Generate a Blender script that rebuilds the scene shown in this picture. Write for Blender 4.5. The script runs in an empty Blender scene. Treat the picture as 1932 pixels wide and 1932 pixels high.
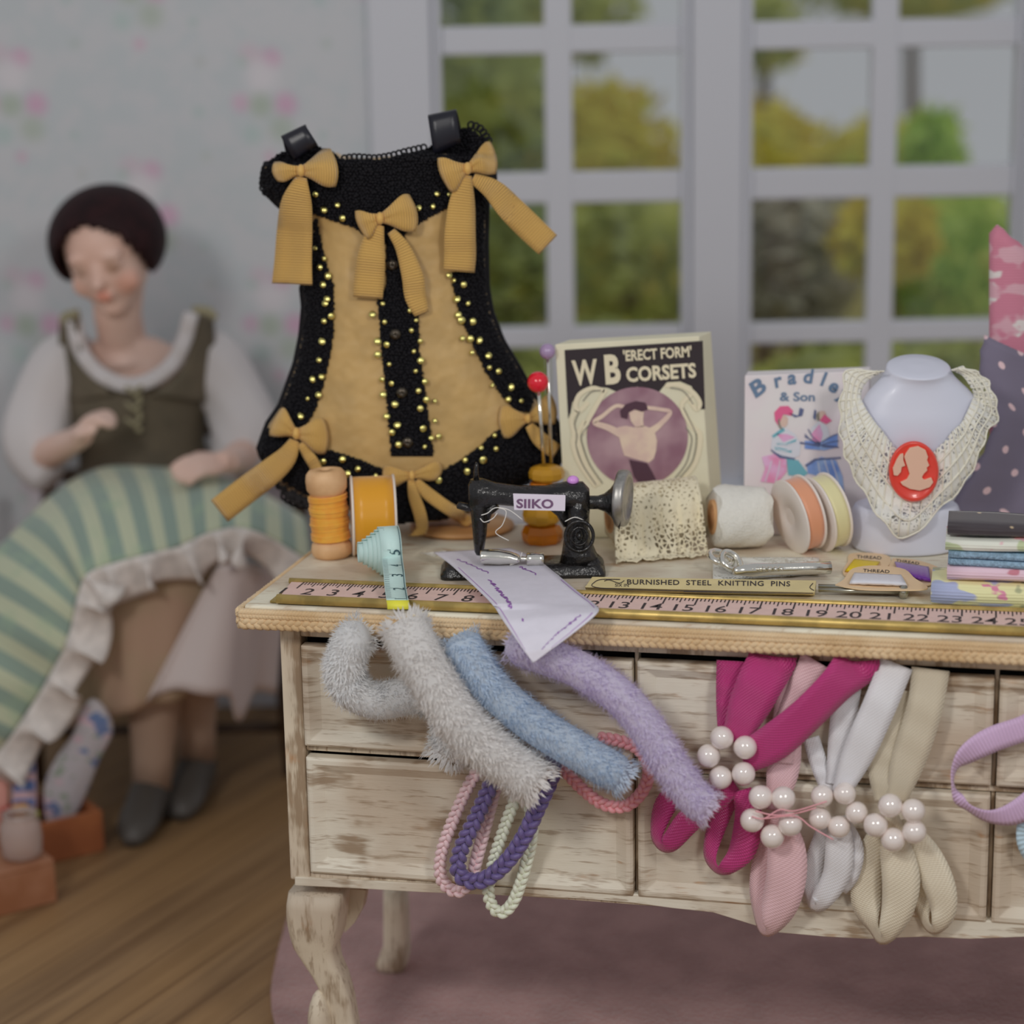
import bpy, math, random
from math import sin, cos, pi, sqrt, radians, atan2, floor
from mathutils import Vector as V
from mathutils.geometry import tessellate_polygon
random.seed(7)
SC = bpy.context.scene
COL = SC.collection
# ------------------------------------------------------------------ camera model
F = 3900.0; PIT = radians(12.9); ROLL = 0.018; TH = radians(12.9)
HT = 0.79; HC = 1.585
CAM = V((0, 0, HC))
FW = V((0, cos(PIT), -sin(PIT)))
_u0 = V((0, sin(PIT), cos(PIT))); _r0 = V((1, 0, 0))
RT = _r0 * cos(ROLL) - _u0 * sin(ROLL); UP = _u0 * cos(ROLL) + _r0 * sin(ROLL)
EX = V((cos(TH), -sin(TH), 0)); EY = V((sin(TH), cos(TH), 0)); EZ = V((0, 0, 1))


def ray(px, py): return FW + RT * ((px - 966) / F) + UP * ((966 - py) / F)


def hit(px, py, p0, n):
    d = ray(px, py)
    return CAM + d * ((p0 - CAM).dot(n) / d.dot(n))


def onz(px, py, z=0.0): return hit(px, py, V((0, 0, z)), EZ)
def onY(px, py, Y): return hit(px, py, V((0, Y, 0)), V((0, 1, 0)))
OT = onz(460, 1140, HT)                                  # front left corner of the counter
def tp(px, py, h=0.0): return onz(px, py, HT + h)         # a point on the counter top
def fr(px, py, off=0.0): return hit(px, py, OT + EY * (0.035 - off), EY)   # a point on the drawer fronts
def loc(u, v, w=0.0): return OT + EX * u + EY * v + EZ * w
def tuv(px, py, h=0.0):
    d = tp(px, py, h) - OT
    return d.dot(EX), d.dot(EY)
def pxm(p): return (p - CAM).dot(FW) / F                  # metres in one pixel at p


def cr(pts, n):
    """smooth curve through pts (tuples of any size), n samples"""
    pts = [tuple(p) for p in pts]; m = len(pts) - 1; out = []
    for i in range(n):
        t = i / (n - 1) * m; k = min(int(t), m - 1); f = t - k
        a, b, c, d = pts[max(k - 1, 0)], pts[k], pts[k + 1], pts[min(k + 2, m)]
        out.append(tuple(0.5 * (2 * q + (r - p) * f + (2 * p - 5 * q + 4 * r - s) * f * f + (3 * q - p - 3 * r + s) * f ** 3)
                         for p, q, r, s in zip(a, b, c, d)))
    return out


def lin(pts, x):
    """piecewise linear table lookup: pts = [(x, y), ...]"""
    if x <= pts[0][0]: return pts[0][1]
    for (a, p), (b, q) in zip(pts, pts[1:]):
        if x <= b: return p + (q - p) * (x - a) / (b - a)
    return pts[-1][1]


# ------------------------------------------------------------------ mesh builder
class MB:
    def __init__(s): s.v = []; s.f = []; s.uv = []

    def face(s, idx, uvs=None):
        s.f.append(tuple(idx)); s.uv.append(uvs)

    def add(s, verts, faces, uvs=None):
        b = len(s.v); s.v += [V(p) for p in verts]
        for i, f in enumerate(faces): s.face([b + k for k in f], uvs[i] if uvs else None)
        return s

    def box(s, c, ax, ay, az):
        c = V(c); P = [c + ax * i + ay * j + az * k for i in (-1, 1) for j in (-1, 1) for k in (-1, 1)]
        return s.add(P, [(0, 1, 3, 2), (4, 6, 7, 5), (0, 4, 5, 1), (2, 3, 7, 6), (0, 2, 6, 4), (1, 5, 7, 3)])

    def hexa(s, a, b):
        """solid between two quads (each four points in ring order)"""
        return s.add(list(a) + list(b), [(0, 1, 2, 3), (7, 6, 5, 4), (0, 4, 5, 1), (1, 5, 6, 2), (2, 6, 7, 3), (3, 7, 4, 0)])

    def rings(s, R, close=True, caps=True, uvl=None):
        """skin rings of equal length"""
        b = len(s.v); n = len(R[0]); L = 0.0; ls = [0.0]
        for i in range(1, len(R)):
            L += (V(R[i][0]) - V(R[i - 1][0])).length; ls.append(L)
        for r in R: s.v += [V(p) for p in r]
        for i in range(len(R) - 1):
            for j in range(n if close else n - 1):
                k = (j + 1) % n
                s.face((b + i * n + j, b + i * n + k, b + (i + 1) * n + k, b + (i + 1) * n + j),
                       ((ls[i], j / n), (ls[i], (j + 1) / n), (ls[i + 1], (j + 1) / n), (ls[i + 1], j / n)))
        if caps and close:
            s.face([b + j for j in range(n)][::-1]); s.face([b + (len(R) - 1) * n + j for j in range(n)])
        return s

    def tube(s, pts, r, n=8, caps=True, flat=1.0, up=None):
        pts = [V(p) for p in pts]; m = len(pts)
        rr = r if isinstance(r, (list, tuple)) else [r] * m
        R = []; t0 = (pts[1] - pts[0]).normalized()
        a = up if up else (V((0, 0, 1)) if abs(t0.z) < .9 else V((1, 0, 0)))
        x = (a - t0 * a.dot(t0)).normalized()
        for i in range(m):
            t = (pts[min(i + 1, m - 1)] - pts[max(i - 1, 0)])
            if t.length < 1e-9: t = t0.copy()
            t.normalize(); x = x - t * x.dot(t)
            if x.length < 1e-6: x = t.orthogonal()
            x.normalize(); y = t.cross(x)
            R.append([pts[i] + x * (rr[i] * cos(2 * pi * j / n)) + y * (rr[i] * flat * sin(2 * pi * j / n)) for j in range(n)])
        return s.rings(R, True, caps)

    def lathe(s, c, ax, prof, n=24, caps=True, sx=1.0):
        """prof = [(radius, distance along ax)]"""
        c = V(c); ax = V(ax).normalized(); x = ax.orthogonal().normalized(); y = ax.cross(x)
        if abs(ax.z) > .9: x = V((1, 0, 0)); x = (x - ax * x.dot(ax)).normalized(); y = ax.cross(x)
        return s.rings([[c + ax * h + x * (r * cos(2 * pi * j / n)) + y * (r * sx * sin(2 * pi * j / n)) for j in range(n)] for r, h in prof], True, caps)

    def ell(s, c, a, b, d, nu=12, nv=8):
        c = V(c); base = len(s.v); s.v.append(c + d)
        for i in range(1, nv):
            th = pi * i / nv
            for j in range(nu):
                ph = 2 * pi * j / nu
                s.v.append(c + a * (sin(th) * cos(ph)) + b * (sin(th) * sin(ph)) + d * cos(th))
        s.v.append(c - d); e = len(s.v) - 1
        for j in range(nu):
            k = (j + 1) % nu
            s.face((base, base + 1 + j, base + 1 + k))
            for i in range(nv - 2):
                o = base + 1 + i * nu
                s.face((o + j, o + nu + j, o + nu + k, o + k))
            o = base + 1 + (nv - 2) * nu
            s.face((o + j, e, o + k))
        return s

    def ball(s, c, r, nu=12, nv=8): return s.ell(c, V((r, 0, 0)), V((0, r, 0)), V((0, 0, r)), nu, nv)

    def sheet(s, rows, th=0.0015, closed=False):
        """cloth or ribbon: rows of points, real thickness, uv in metres (u along the rows list, v across)"""
        rows = [[V(p) for p in r] for r in rows]; m = len(rows); n = len(rows[0]); b = len(s.v)
        N = []
        for i in range(m):
            for j in range(n):
                du = rows[min(i + 1, m - 1)][j] - rows[max(i - 1, 0)][j]
                dv = rows[i][min(j + 1, n - 1)] - rows[i][max(j - 1, 0)]
                q = du.cross(dv); N.append(q.normalized() if q.length > 1e-12 else V((0, -1, 0)))
        us = [0.0]
        for i in range(1, m): us.append(us[-1] + (rows[i][n // 2] - rows[i - 1][n // 2]).length)
        vs = [0.0]
        mid = rows[m // 2]
        for j in range(1, n): vs.append(vs[-1] + (mid[j] - mid[j - 1]).length)
        for sg in (.5, -.5):
            for i in range(m):
                for j in range(n): s.v.append(rows[i][j] + N[i * n + j] * (th * sg))
        K = m * n
        for i in range(m - 1):
            for j in range(n - 1):
                q = (i * n + j, i * n + j + 1, (i + 1) * n + j + 1, (i + 1) * n + j)
                w = ((us[i], vs[j]), (us[i], vs[j + 1]), (us[i + 1], vs[j + 1]), (us[i + 1], vs[j]))
                s.face([b + k for k in q][::-1], w[::-1]); s.face([b + K + k for k in q], w)
        edge = [(0, j) for j in range(n)] + [(i, n - 1) for i in range(1, m)] + [(m - 1, j) for j in range(n - 2, -1, -1)] + [(i, 0) for i in range(m - 2, 0, -1)]
        for (a, c), (d, e) in zip(edge, edge[1:] + edge[:1]):
            p, q = b + a * n + c, b + d * n + e
            w = ((us[a], vs[c]), (us[d], vs[e]), (us[d], vs[e]), (us[a], vs[c]))
            s.face((p, q, q + K, p + K), w)
        return s

    def prism(s, front, ext):
        """polygon outline pushed along ext"""
        front = [V(p) for p in front]; b = len(s.v); n = len(front)
        s.v += front + [p + ext for p in front]
        for t in tessellate_polygon([front]):
            s.face([b + k for k in t]); s.face([b + n + k for k in t][::-1])
        for i in range(n):
            j = (i + 1) % n; s.face((b + i, b + n + i, b + n + j, b + j))
        return s

    def poly(s, pts):
        pts = [V(p) for p in pts]; b = len(s.v); s.v += pts
        for t in tessellate_polygon([pts]): s.face([b + k for k in t])
        return s


WL = {}                                                   # world place of every object's own frame


def tag(o, label=None, cat=None, group=None, kind=None):
    if label: o['label'] = label
    if cat: o['category'] = cat
    if group: o['group'] = group
    if kind: o['kind'] = kind
    return o


def thing(name, label, cat, at, group=None):
    o = bpy.data.objects.new(name, None); COL.objects.link(o)
    o.empty_display_size = .02
    o.location = at; WL[o] = V(at)
    return tag(o, label, cat, group)


def ob(name, mb, mat, parent=None, smooth=True, at=None, bevel=0, subd=0, label=None):
    me = bpy.data.meshes.new(name)
    base = WL[parent] if parent is not None else (V(at) if at is not None else V((0, 0, 0)))
    me.from_pydata([tuple(p - base) for p in mb.v], [], mb.f)
    if any(mb.uv):
        uvl = me.uv_layers.new(name='UVMap'); k = 0
        for f, w in zip(mb.f, mb.uv):
            for i in range(len(f)):
                uvl.data[k].uv = w[i] if w else (0, 0); k += 1
    me.materials.append(mat)
    if smooth:
        me.polygons.foreach_set('use_smooth', [True] * len(me.polygons))
    me.update()
    o = bpy.data.objects.new(name, me); COL.objects.link(o)
    if parent is not None: o.parent = parent; WL[o] = base
    else: o.location = base; WL[o] = base
    if bevel:
        md = o.modifiers.new('bevel', 'BEVEL'); md.width = bevel; md.segments = 2; md.limit_method = 'ANGLE'; md.angle_limit = radians(40)
        if smooth: me.polygons.foreach_set('use_smooth', [True] * len(me.polygons))
    if subd:
        md = o.modifiers.new('subd', 'SUBSURF'); md.levels = subd; md.render_levels = subd
    if label: o['label'] = label
    return o


def flat(o):
    o.data.polygons.foreach_set('use_smooth', [False] * len(o.data.polygons)); return o


def text_mb(mb, s, size, fn, bold=0.0, shear=0.0, align='LEFT', spacing=1.0, sx=1.0):
    """writing as flat shapes: fn(x, y) places a point of the line (x along, y up, in units where size is the letter height)"""
    cu = bpy.data.curves.new('writing', 'FONT'); cu.body = s; cu.size = 1; cu.offset = bold; cu.shear = shear
    cu.align_x = align; cu.space_character = spacing; cu.resolution_u = 3
    o = bpy.data.objects.new('writing', cu); COL.objects.link(o)
    dg = bpy.context.evaluated_depsgraph_get(); me = o.evaluated_get(dg).to_mesh()
    vs = [fn(p.co.x * size * sx, p.co.y * size) for p in me.vertices]; fs = [tuple(p.vertices) for p in me.polygons]
    mb.add(vs, fs)
    o.evaluated_get(dg).to_mesh_clear(); bpy.data.objects.remove(o); bpy.data.curves.remove(cu)
    return mb


def tline(mb, s, x, y, h, fn, ang=0.0, **k):
    """writing along a straight line of the photo's frame"""
    c, d = cos(ang), sin(ang)
    return text_mb(mb, s, h / .73, lambda a, b: fn(x + a * c + b * d, y + a * d - b * c), **k)


# ------------------------------------------------------------------ materials
LIT = 0.56
def s2l(c): c /= 255.0; return c / 12.92 if c <= .04045 else ((c + .055) / 1.055) ** 2.4
def alb(rgb, lit=None):
    q = [s2l(c) / (lit or LIT) for c in rgb]; k = min(1.0, .88 / max(q))      # keeps the hue
    return tuple(x * k for x in q) + (1,)


class NT:
    def __init__(s, m): s.t = m.node_tree; s.n = s.t.nodes
    def new(s, typ, **k):
        q = s.n.new(typ)
        for a, b in k.items(): setattr(q, a, b)
        return q
    def link(s, a, b): s.t.links.new(a, b)
    def val(s, sock, x):
        if hasattr(x, 'is_output') or isinstance(x, bpy.types.NodeSocket): s.link(x, sock)
        else: sock.default_value = x
    def math(s, op, a, b=None, c=None, clamp=False):
        q = s.new('ShaderNodeMath', operation=op, use_clamp=clamp)
        for i, x in enumerate((a, b, c)):
            if x is not None: s.val(q.inputs[i], x)
        return q.outputs[0]
    def coord(s, kind='Object'): return s.new('ShaderNodeTexCoord').outputs[kind]
    def mapping(s, vec, sc=(1, 1, 1), rot=(0, 0, 0), lo=(0, 0, 0)):
        q = s.new('ShaderNodeMapping'); s.link(vec, q.inputs[0])
        q.inputs['Scale'].default_value = sc; q.inputs['Rotation'].default_value = rot; q.inputs['Location'].default_value = lo
        return q.outputs[0]
    def noise(s, vec, scale, detail=3, rough=.55):
        q = s.new('ShaderNodeTexNoise'); s.link(vec, q.inputs['Vector']); q.inputs['Scale'].default_value = scale
        q.inputs['Detail'].default_value = detail; q.inputs['Roughness'].default_value = rough
        return q.outputs['Fac']
    def ramp(s, fac, a, b, ca=(0, 0, 0, 1), cb=(1, 1, 1, 1)):
        q = s.new('ShaderNodeMapRange'); s.val(q.inputs[0], fac); q.inputs[1].default_value = a; q.inputs[2].default_value = b
        q.interpolation_type = 'SMOOTHSTEP'
        return q.outputs[0]
    def mix(s, fac, a, b):
        q = s.new('ShaderNodeMix', data_type='RGBA'); s.val(q.inputs[0], fac); s.val(q.inputs[6], a); s.val(q.inputs[7], b)
        return q.outputs[2]
    def sep(s, vec):
        q = s.new('ShaderNodeSeparateXYZ'); s.link(vec, q.inputs[0]); return q.outputs
    def bump(s, h, strength=.4, dist=.002):
        q = s.new('ShaderNodeBump'); q.inputs['Strength'].default_value = strength; q.inputs['Distance'].default_value = dist
        s.link(h, q.inputs['Height']); return q.outputs[0]


def base(name, rgb, rough=.6, metal=0.0, sheen=0.0, spec=.5, lit=None, coat=0.0):
    m = bpy.data.materials.new(name); m.use_nodes = True
    b = m.node_tree.nodes['Principled BSDF']
    b.inputs['Base Color'].default_value = alb(rgb, lit); b.inputs['Roughness'].default_value = rough
    b.inputs['Metallic'].default_value = metal; b.inputs['Sheen Weight'].default_value = sheen
    b.inputs['Specular IOR Level'].default_value = spec; b.inputs['Coat Weight'].default_value = coat
    return m, NT(m), b


def plain(name, rgb, rough=.6, metal=0.0, noise=0.0, nscale=40, bump=0.0, bscale=300, bdist=.002, rgb2=None, **k):
    m, t, b = base(name, rgb, rough, metal, **k)
    co = t.coord()
    if rgb2 or noise:
        a = alb(rgb, k.get('lit')); c = alb(rgb2, k.get('lit')) if rgb2 else tuple(x * (1 - noise) for x in a[:3]) + (1,)
        t.link(t.mix(t.ramp(t.noise(co, nscale), .35, .65), a, c), b.inputs['Base Color'])
    if bump:
        t.link(t.bump(t.noise(co, bscale), bump, bdist), b.inputs['Normal'])
    return m


def ribbon_mat(name, rgb, ribs=260, strength=.5, rough=.45, sheen=.3, along=True, weave=False, noise=.12, sheer=0.0):
    """woven ribbon: ribs across the length from the ribbon's own uv"""
    m, t, b = base(name, rgb, rough, sheen=sheen)
    s = t.sep(t.coord('UV'))
    h = t.math('SINE', t.math('MULTIPLY', s[0 if along else 1], ribs * 2 * pi))
    if weave:
        h = t.math('MULTIPLY', h, t.math('SINE', t.math('MULTIPLY_ADD', s[1], ribs * 2 * pi, t.math('MULTIPLY', s[0], ribs * 2.2))))
    t.link(t.bump(h, strength, .0012), b.inputs['Normal'])
    a = alb(rgb)
    f = t.ramp(h, -1, 1)
    t.link(t.mix(t.math('MULTIPLY', t.math('SUBTRACT', 1.0, f), noise * 2), a, tuple(x * .45 for x in a[:3]) + (1,)), b.inputs['Base Color'])
    if sheer: b.inputs['Alpha'].default_value = 1 - sheer
    return m


def lace_mat(name, rgb, scale=170, hole=.30, lit=None):
    """openwork lace: holes between the threads are really open"""
    m, t, b = base(name, rgb, .8, sheen=.2, lit=lit)
    q = t.new('ShaderNodeTexVoronoi', feature='DISTANCE_TO_EDGE'); t.link(t.coord(), q.inputs['Vector']); q.inputs['Scale'].default_value = scale
    big = t.noise(t.coord(), scale * .14, 2)
    th = t.math('MULTIPLY_ADD', t.ramp(big, .62, .38), hole * .6, .10)
    a = t.math('LESS_THAN', q.outputs['Distance'], th)
    t.link(t.math('SUBTRACT', 1.0, t.math('MULTIPLY', t.math('SUBTRACT', 1.0, a), .95)), b.inputs['Alpha'])
    t.link(t.bump(q.outputs['Distance'], -.6, .003), b.inputs['Normal'])
    return m


def paint_mat(name, grain, seed=0.0, wear=.52, cream=(182, 177, 164), brown=(116, 96, 74)):
    """worn cream paint with brown showing through along the grain"""
    m, t, b = base(name, cream, .62)
    co = t.mapping(t.coord(), lo=(seed, seed * .7, seed * .3))
    g = t.noise(t.mapping(co, grain), 9, 5, .7)
    p = t.noise(co, 9, 3, .6)
    d = t.noise(t.mapping(co, grain), 42, 3, .7)
    f = t.math('ADD', t.math('MULTIPLY', g, .62), t.math('MULTIPLY', p, .42))
    k = t.ramp(f, wear + .01, wear + .10)
    k2 = t.math('MULTIPLY', t.ramp(d, .54, .68), .62)
    a = alb(cream); w = alb(brown); pk = alb((162, 150, 134)); o = alb((138, 92, 44))
    c1 = t.mix(t.ramp(t.noise(co, 4), .4, .62), a, pk)
    c2 = t.mix(t.ramp(t.noise(co, 22), .55, .75), w, o)
    t.link(t.mix(t.math('MAXIMUM', t.math('MULTIPLY', k, .85), k2), c1, c2), b.inputs['Base Color'])
    t.link(t.bump(d, .35, .002), b.inputs['Normal'])
    return m


def print_mat(name, groundrgb, spots, scale, rough=.75, thread=700):
    """printed cotton: blots of colour on a ground; spots = [(rgb, threshold)]"""
    m, t, b = base(name, groundrgb, rough, sheen=.25)
    co = t.coord(); c = alb(groundrgb)
    for i, (rgb, th) in enumerate(spots):
        n = t.noise(t.mapping(co, (1, 1, 1.6), lo=(3.1 * i + 1, 1.7 * i, .3)), scale * (1 + .3 * i), 2, .5)
        c = t.mix(t.ramp(n, th, th + .05), c, alb(rgb))
    t.val(b.inputs['Base Color'], c)
    z = t.sep(co)[2]
    t.link(t.bump(t.math('SINE', t.math('MULTIPLY', z, thread * 2)), .35, .001), b.inputs['Normal'])
    return m


def dots_mat(name, ground, dot, step, rad):
    m, t, b = base(name, ground, .85, sheen=.2)
    s = t.sep(t.coord('UV'))
    u = t.math('MULTIPLY', s[0], 1 / step); v = t.math('MULTIPLY', s[1], 1 / step)
    c = alb(ground)
    for o in (0, .5):
        fu = t.math('SUBTRACT', t.math('FRACT', t.math('ADD', u, o)), .5); fv = t.math('SUBTRACT', t.math('FRACT', t.math('ADD', v, o)), .5)
        d = t.math('SQRT', t.math('ADD', t.math('MULTIPLY', fu, fu), t.math('MULTIPLY', fv, fv)))
        c = t.mix(t.ramp(d, rad * 1.2, rad * .8), c, alb(dot)) if False else t.mix(t.math('LESS_THAN', d, rad), c, alb(dot))
    t.val(b.inputs['Base Color'], c)
    t.link(t.bump(t.noise(t.coord(), 500), .3, .001), b.inputs['Normal'])
    return m


def stripes_mat(name):
    m, t, b = base(name, (142, 152, 128), .85, sheen=.3)
    s = t.sep(t.coord('UV'))
    w = t.math('FRACT', t.math('MULTIPLY', s[1], 1 / .066))
    c = t.mix(t.math('GREATER_THAN', w, .5), alb((152, 157, 134)), alb((112, 128, 118)))
    c = t.mix(t.math('MULTIPLY', t.ramp(t.noise(t.coord(), 14), .5, .7), .5), c, alb((128, 148, 122)))
    t.val(b.inputs['Base Color'], c)
    return m


def glass_mat(name):
    m = bpy.data.materials.new(name); m.use_nodes = True; t = NT(m); t.n.clear()
    o = t.new('ShaderNodeOutputMaterial'); x = t.new('ShaderNodeMixShader'); a = t.new('ShaderNodeBsdfTransparent'); g = t.new('ShaderNodeBsdfGlossy')
    g.inputs['Roughness'].default_value = .02; a.inputs['Color'].default_value = (.96, .97, .97, 1)
    x.inputs[0].default_value = .05
    t.link(a.outputs[0], x.inputs[1]); t.link(g.outputs[0], x.inputs[2]); t.link(x.outputs[0], o.inputs[0])
    return m


M = {}
M['gold_satin'] = plain('gold_satin', (163, 134, 84), .5, noise=.16, nscale=16, bump=.8, bscale=9, bdist=.02, sheen=.3)
M['gold_ribbon'] = ribbon_mat('gold_grosgrain', (184, 146, 78), ribs=235, strength=.8, rough=.55, noise=.16)
M['black_crochet'] = plain('black_crochet', (15, 14, 18), .6, bump=.6, bscale=500, spec=.22)
M['black_satin'] = plain('black_satin', (20, 20, 28), .32, bump=.1, bscale=700)
M['black_lace'] = lace_mat('black_lace', (26, 25, 28), 150, .2)
M['sequin'] = plain('gold_sequin', (236, 226, 140), .22, metal=1.0, lit=.75)
M['snap'] = plain('dark_snap', (70, 64, 56), .25, metal=.9)
M['cream_paint_h'] = paint_mat('worn_paint_along', (.35, .35, 3.2), 0.0)
M['cream_paint_h2'] = paint_mat('worn_paint_drawer', (.3, .3, 3.4), 4.3, wear=.50)
M['cream_paint_h3'] = paint_mat('worn_paint_drawer_pale', (.3, .3, 3.4), 9.7, wear=.55)
M['cream_paint_v'] = paint_mat('worn_paint_upright', (3.0, 3.0, .35), 2.0, wear=.49, cream=(178, 168, 150))
M['cream_paint_top'] = paint_mat('worn_paint_top', (.6, 3.0, 1), 6.1, wear=.58, cream=(186, 182, 166), brown=(150, 132, 108))
M['gap_shade'] = plain('painted_gap_shade', (22, 20, 18), .9)
M['braid_tan'] = plain('tan_braid', (180, 158, 126), .7, rgb2=(166, 140, 104), nscale=12, bump=.4, bscale=600, sheen=.2)
M['brass'] = plain('old_brass', (178, 154, 92), .42, metal=.6, noise=.3, nscale=30, lit=.6)
M['tape_pink'] = plain('pink_paper', (212, 182, 174), .6, noise=.06, nscale=60)
M['ink'] = plain('dark_ink', (44, 38, 40), .7)
M['wood_spool'] = plain('pale_turned_wood', (184, 150, 112), .55, rgb2=(168, 132, 94), nscale=18, bump=.2, bscale=200)
M['orange_thread'] = plain('orange_thread', (236, 176, 60), .5, rgb2=(220, 152, 48), nscale=60, sheen=.3)
M['orange_satin'] = ribbon_mat('orange_satin', (242, 170, 36), ribs=500, strength=.15, rough=.3, noise=.08)
M['white_card'] = plain('white_card', (206, 196, 186), .6)
M['aqua_tape'] = plain('aqua_tape', (172, 197, 193), .45, noise=.05)
M['aqua_ink'] = plain('dark_teal_ink', (40, 66, 72), .6)
M['lime'] = plain('lime_tip', (200, 196, 60), .5)
M['black_enamel'] = plain('black_enamel', (11, 10, 11), .26, rgb2=(24, 22, 22), nscale=45, bump=.6, bscale=75, bdist=.006, spec=.6)
M['steel'] = plain('polished_steel', (205, 203, 195), .18, metal=1.0, bump=.15, bscale=120, lit=.7)
M['grey_metal'] = plain('worn_grey_metal', (150, 148, 144), .4, metal=.9, noise=.35, nscale=40, lit=.6)
M['white_label'] = plain('white_label', (200, 192, 204), .6)
M['plum_ink'] = plain('plum_ink', (92, 66, 92), .7)
M['lilac_bead'] = plain('lilac_bead', (196, 136, 206), .2, coat=.5)
M['paper'] = plain('white_cotton_paper', (202, 199, 210), .7, noise=.04, bump=.12, bscale=400)
M['lilac_ink'] = plain('lilac_ink', (146, 120, 158), .7)
M['purple_ink'] = plain('purple_ink', (120, 80, 140), .7)
M['white_thread'] = plain('white_thread', (205, 202, 196), .6)
M['red_bead'] = plain('red_glass_bead', (206, 22, 44), .15, coat=.6)
M['mauve_bead'] = plain('mauve_bead', (136, 116, 146), .2, coat=.5)
M['cream_card'] = plain('cream_card', (206, 201, 176), .65, noise=.07, nscale=9)
M['print_black'] = plain('print_black', (36, 28, 32), .65)
M['print_cream'] = plain('print_cream', (214, 204, 176), .65)
M['print_mauve'] = plain('print_mauve', (148, 122, 128), .65, rgb2=(112, 78, 92), nscale=9)
M['print_plum'] = plain('print_plum', (64, 40, 52), .65)
M['print_flesh'] = plain('print_sepia_skin', (200, 180, 160), .65, rgb2=(176, 152, 142), nscale=26)
M['print_grey'] = plain('print_grey_line', (112, 108, 98), .65)
M['white_box'] = plain('white_box', (196, 192, 192), .6, rgb2=(186, 176, 180), nscale=7)
M['blue_ink'] = plain('slate_blue_ink', (84, 104, 128), .65)
M['print_pale'] = plain('print_pale_grey', (186, 188, 196), .65)
M['ink_pink'] = plain('printed_pink', (206, 128, 166), .65, rgb2=(196, 158, 190), nscale=30)
M['ink_rose'] = plain('printed_rose', (188, 84, 122), .65)
M['ink_teal'] = plain('printed_teal', (92, 146, 158), .65)
M['ink_blue'] = plain('printed_blue', (92, 118, 172), .65, rgb2=(130, 154, 190), nscale=30)
M['ink_slate'] = plain('printed_slate', (76, 84, 116), .65)
M['cream_lace'] = lace_mat('cream_lace', (214, 205, 178), 120, .5)
M['cream_lace_net'] = lace_mat('cream_lace_net', (214, 205, 178), 125, .3)
M['cream_pad'] = plain('cream_lace_under', (212, 203, 176), .9, noise=.10, nscale=120, bump=.8, bscale=260, bdist=.004)
M['white_lace'] = lace_mat('white_lace', (214, 213, 205), 190, .7)
M['white_pad'] = plain('white_lace_under', (224, 222, 214), .9, noise=.04, nscale=150, bump=.5, bscale=300, bdist=.004)
M['collar_lace'] = lace_mat('collar_lace', (204, 203, 197), 150, .5)
M['tan_card'] = plain('tan_card', (176, 134, 92), .7)
M['peach_satin'] = ribbon_mat('peach_satin', (226, 158, 122), ribs=500, strength=.12, rough=.3, noise=.06)
M['pale_yellow_satin'] = ribbon_mat('pale_yellow_satin', (204, 198, 152), ribs=500, strength=.12, rough=.3, noise=.06)
M['pearl_white_flange'] = plain('pearly_white_flange', (200, 192, 186), .4)
M['bust_white'] = plain('white_bust', (176, 178, 190), .35, coat=.15)
M['coral'] = plain('coral_red', (226, 70, 56), .3, coat=.4)
M['cameo_skin'] = plain('cameo_beige', (206, 168, 146), .45)
M['card_tan'] = plain('tan_thread_card', (206, 180, 146), .65)
M['yellow_thread'] = plain('yellow_thread', (226, 196, 24), .5, bump=.4, bscale=300)
M['purple_thread'] = plain('purple_thread', (98, 40, 140), .4, bump=.4, bscale=300, sheen=.3)
M['pale_thread'] = plain('white_winding', (206, 206, 214), .5, bump=.3, bscale=300)
M['packet'] = plain('cream_packet', (206, 190, 140), .6, noise=.12, nscale=20)
M['needle_steel'] = plain('grey_needle_steel', (150, 148, 138), .28, metal=1.0, lit=.62)
M['fab_black'] = print_mat('black_spotted_cotton', (52, 46, 50), [((178, 158, 126), .62)], 24)
M['fab_white'] = print_mat('white_floral_cotton', (188, 190, 180), [((156, 166, 132), .53), ((190, 146, 154), .60)], 18)
M['fab_blue'] = plain('blue_knit', (122, 148, 168), .8, noise=.3, nscale=160, bump=.9, bscale=240, bdist=.004)
M['fab_dark'] = plain('dark_teal_fold', (26, 46, 60), .9)
M['fab_pink'] = print_mat('pink_rose_cotton', (196, 170, 182), [((134, 138, 120), .53), ((164, 104, 116), .63)], 15)
M['fab_yellow'] = print_mat('yellow_floral_cotton', (192, 191, 146), [((140, 148, 176), .53), ((140, 144, 112), .59), ((176, 112, 136), .64)], 17)
M['fab_dots'] = dots_mat('grey_dotted_cotton', (98, 92, 108), (186, 160, 164), .066, .092)
M['fab_rose'] = print_mat('rose_gingham_cotton', (168, 104, 122), [((176, 136, 146), .47), ((184, 176, 174), .60)], 16)
M['pearl'] = plain('pearl', (204, 196, 192), .10, coat=1.0, spec=.8)
M['magenta'] = ribbon_mat('magenta_satin', (158, 40, 102), ribs=230, strength=.55, rough=.38, weave=True, noise=.16)
M['pink'] = ribbon_mat('pink_satin', (228, 190, 196), ribs=230, strength=.35, rough=.4, weave=True, noise=.07)
M['white'] = ribbon_mat('white_satin', (206, 206, 210), ribs=230, strength=.3, rough=.4, weave=True, noise=.05)
M['cream'] = ribbon_mat('cream_satin', (212, 203, 182), ribs=230, strength=.4, rough=.4, weave=True, noise=.07)
M['cream_sheer'] = ribbon_mat('cream_sheer_ribbon', (212, 203, 182), ribs=230, strength=.4, rough=.4, weave=True, noise=.07, sheer=.3)
M['lilac'] = ribbon_mat('lilac_grosgrain', (176, 150, 180), ribs=210, strength=.5, rough=.5, noise=.1)
M['sky'] = ribbon_mat('pale_blue_grosgrain', (152, 174, 186), ribs=180, strength=.5, rough=.5, noise=.1)
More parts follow.
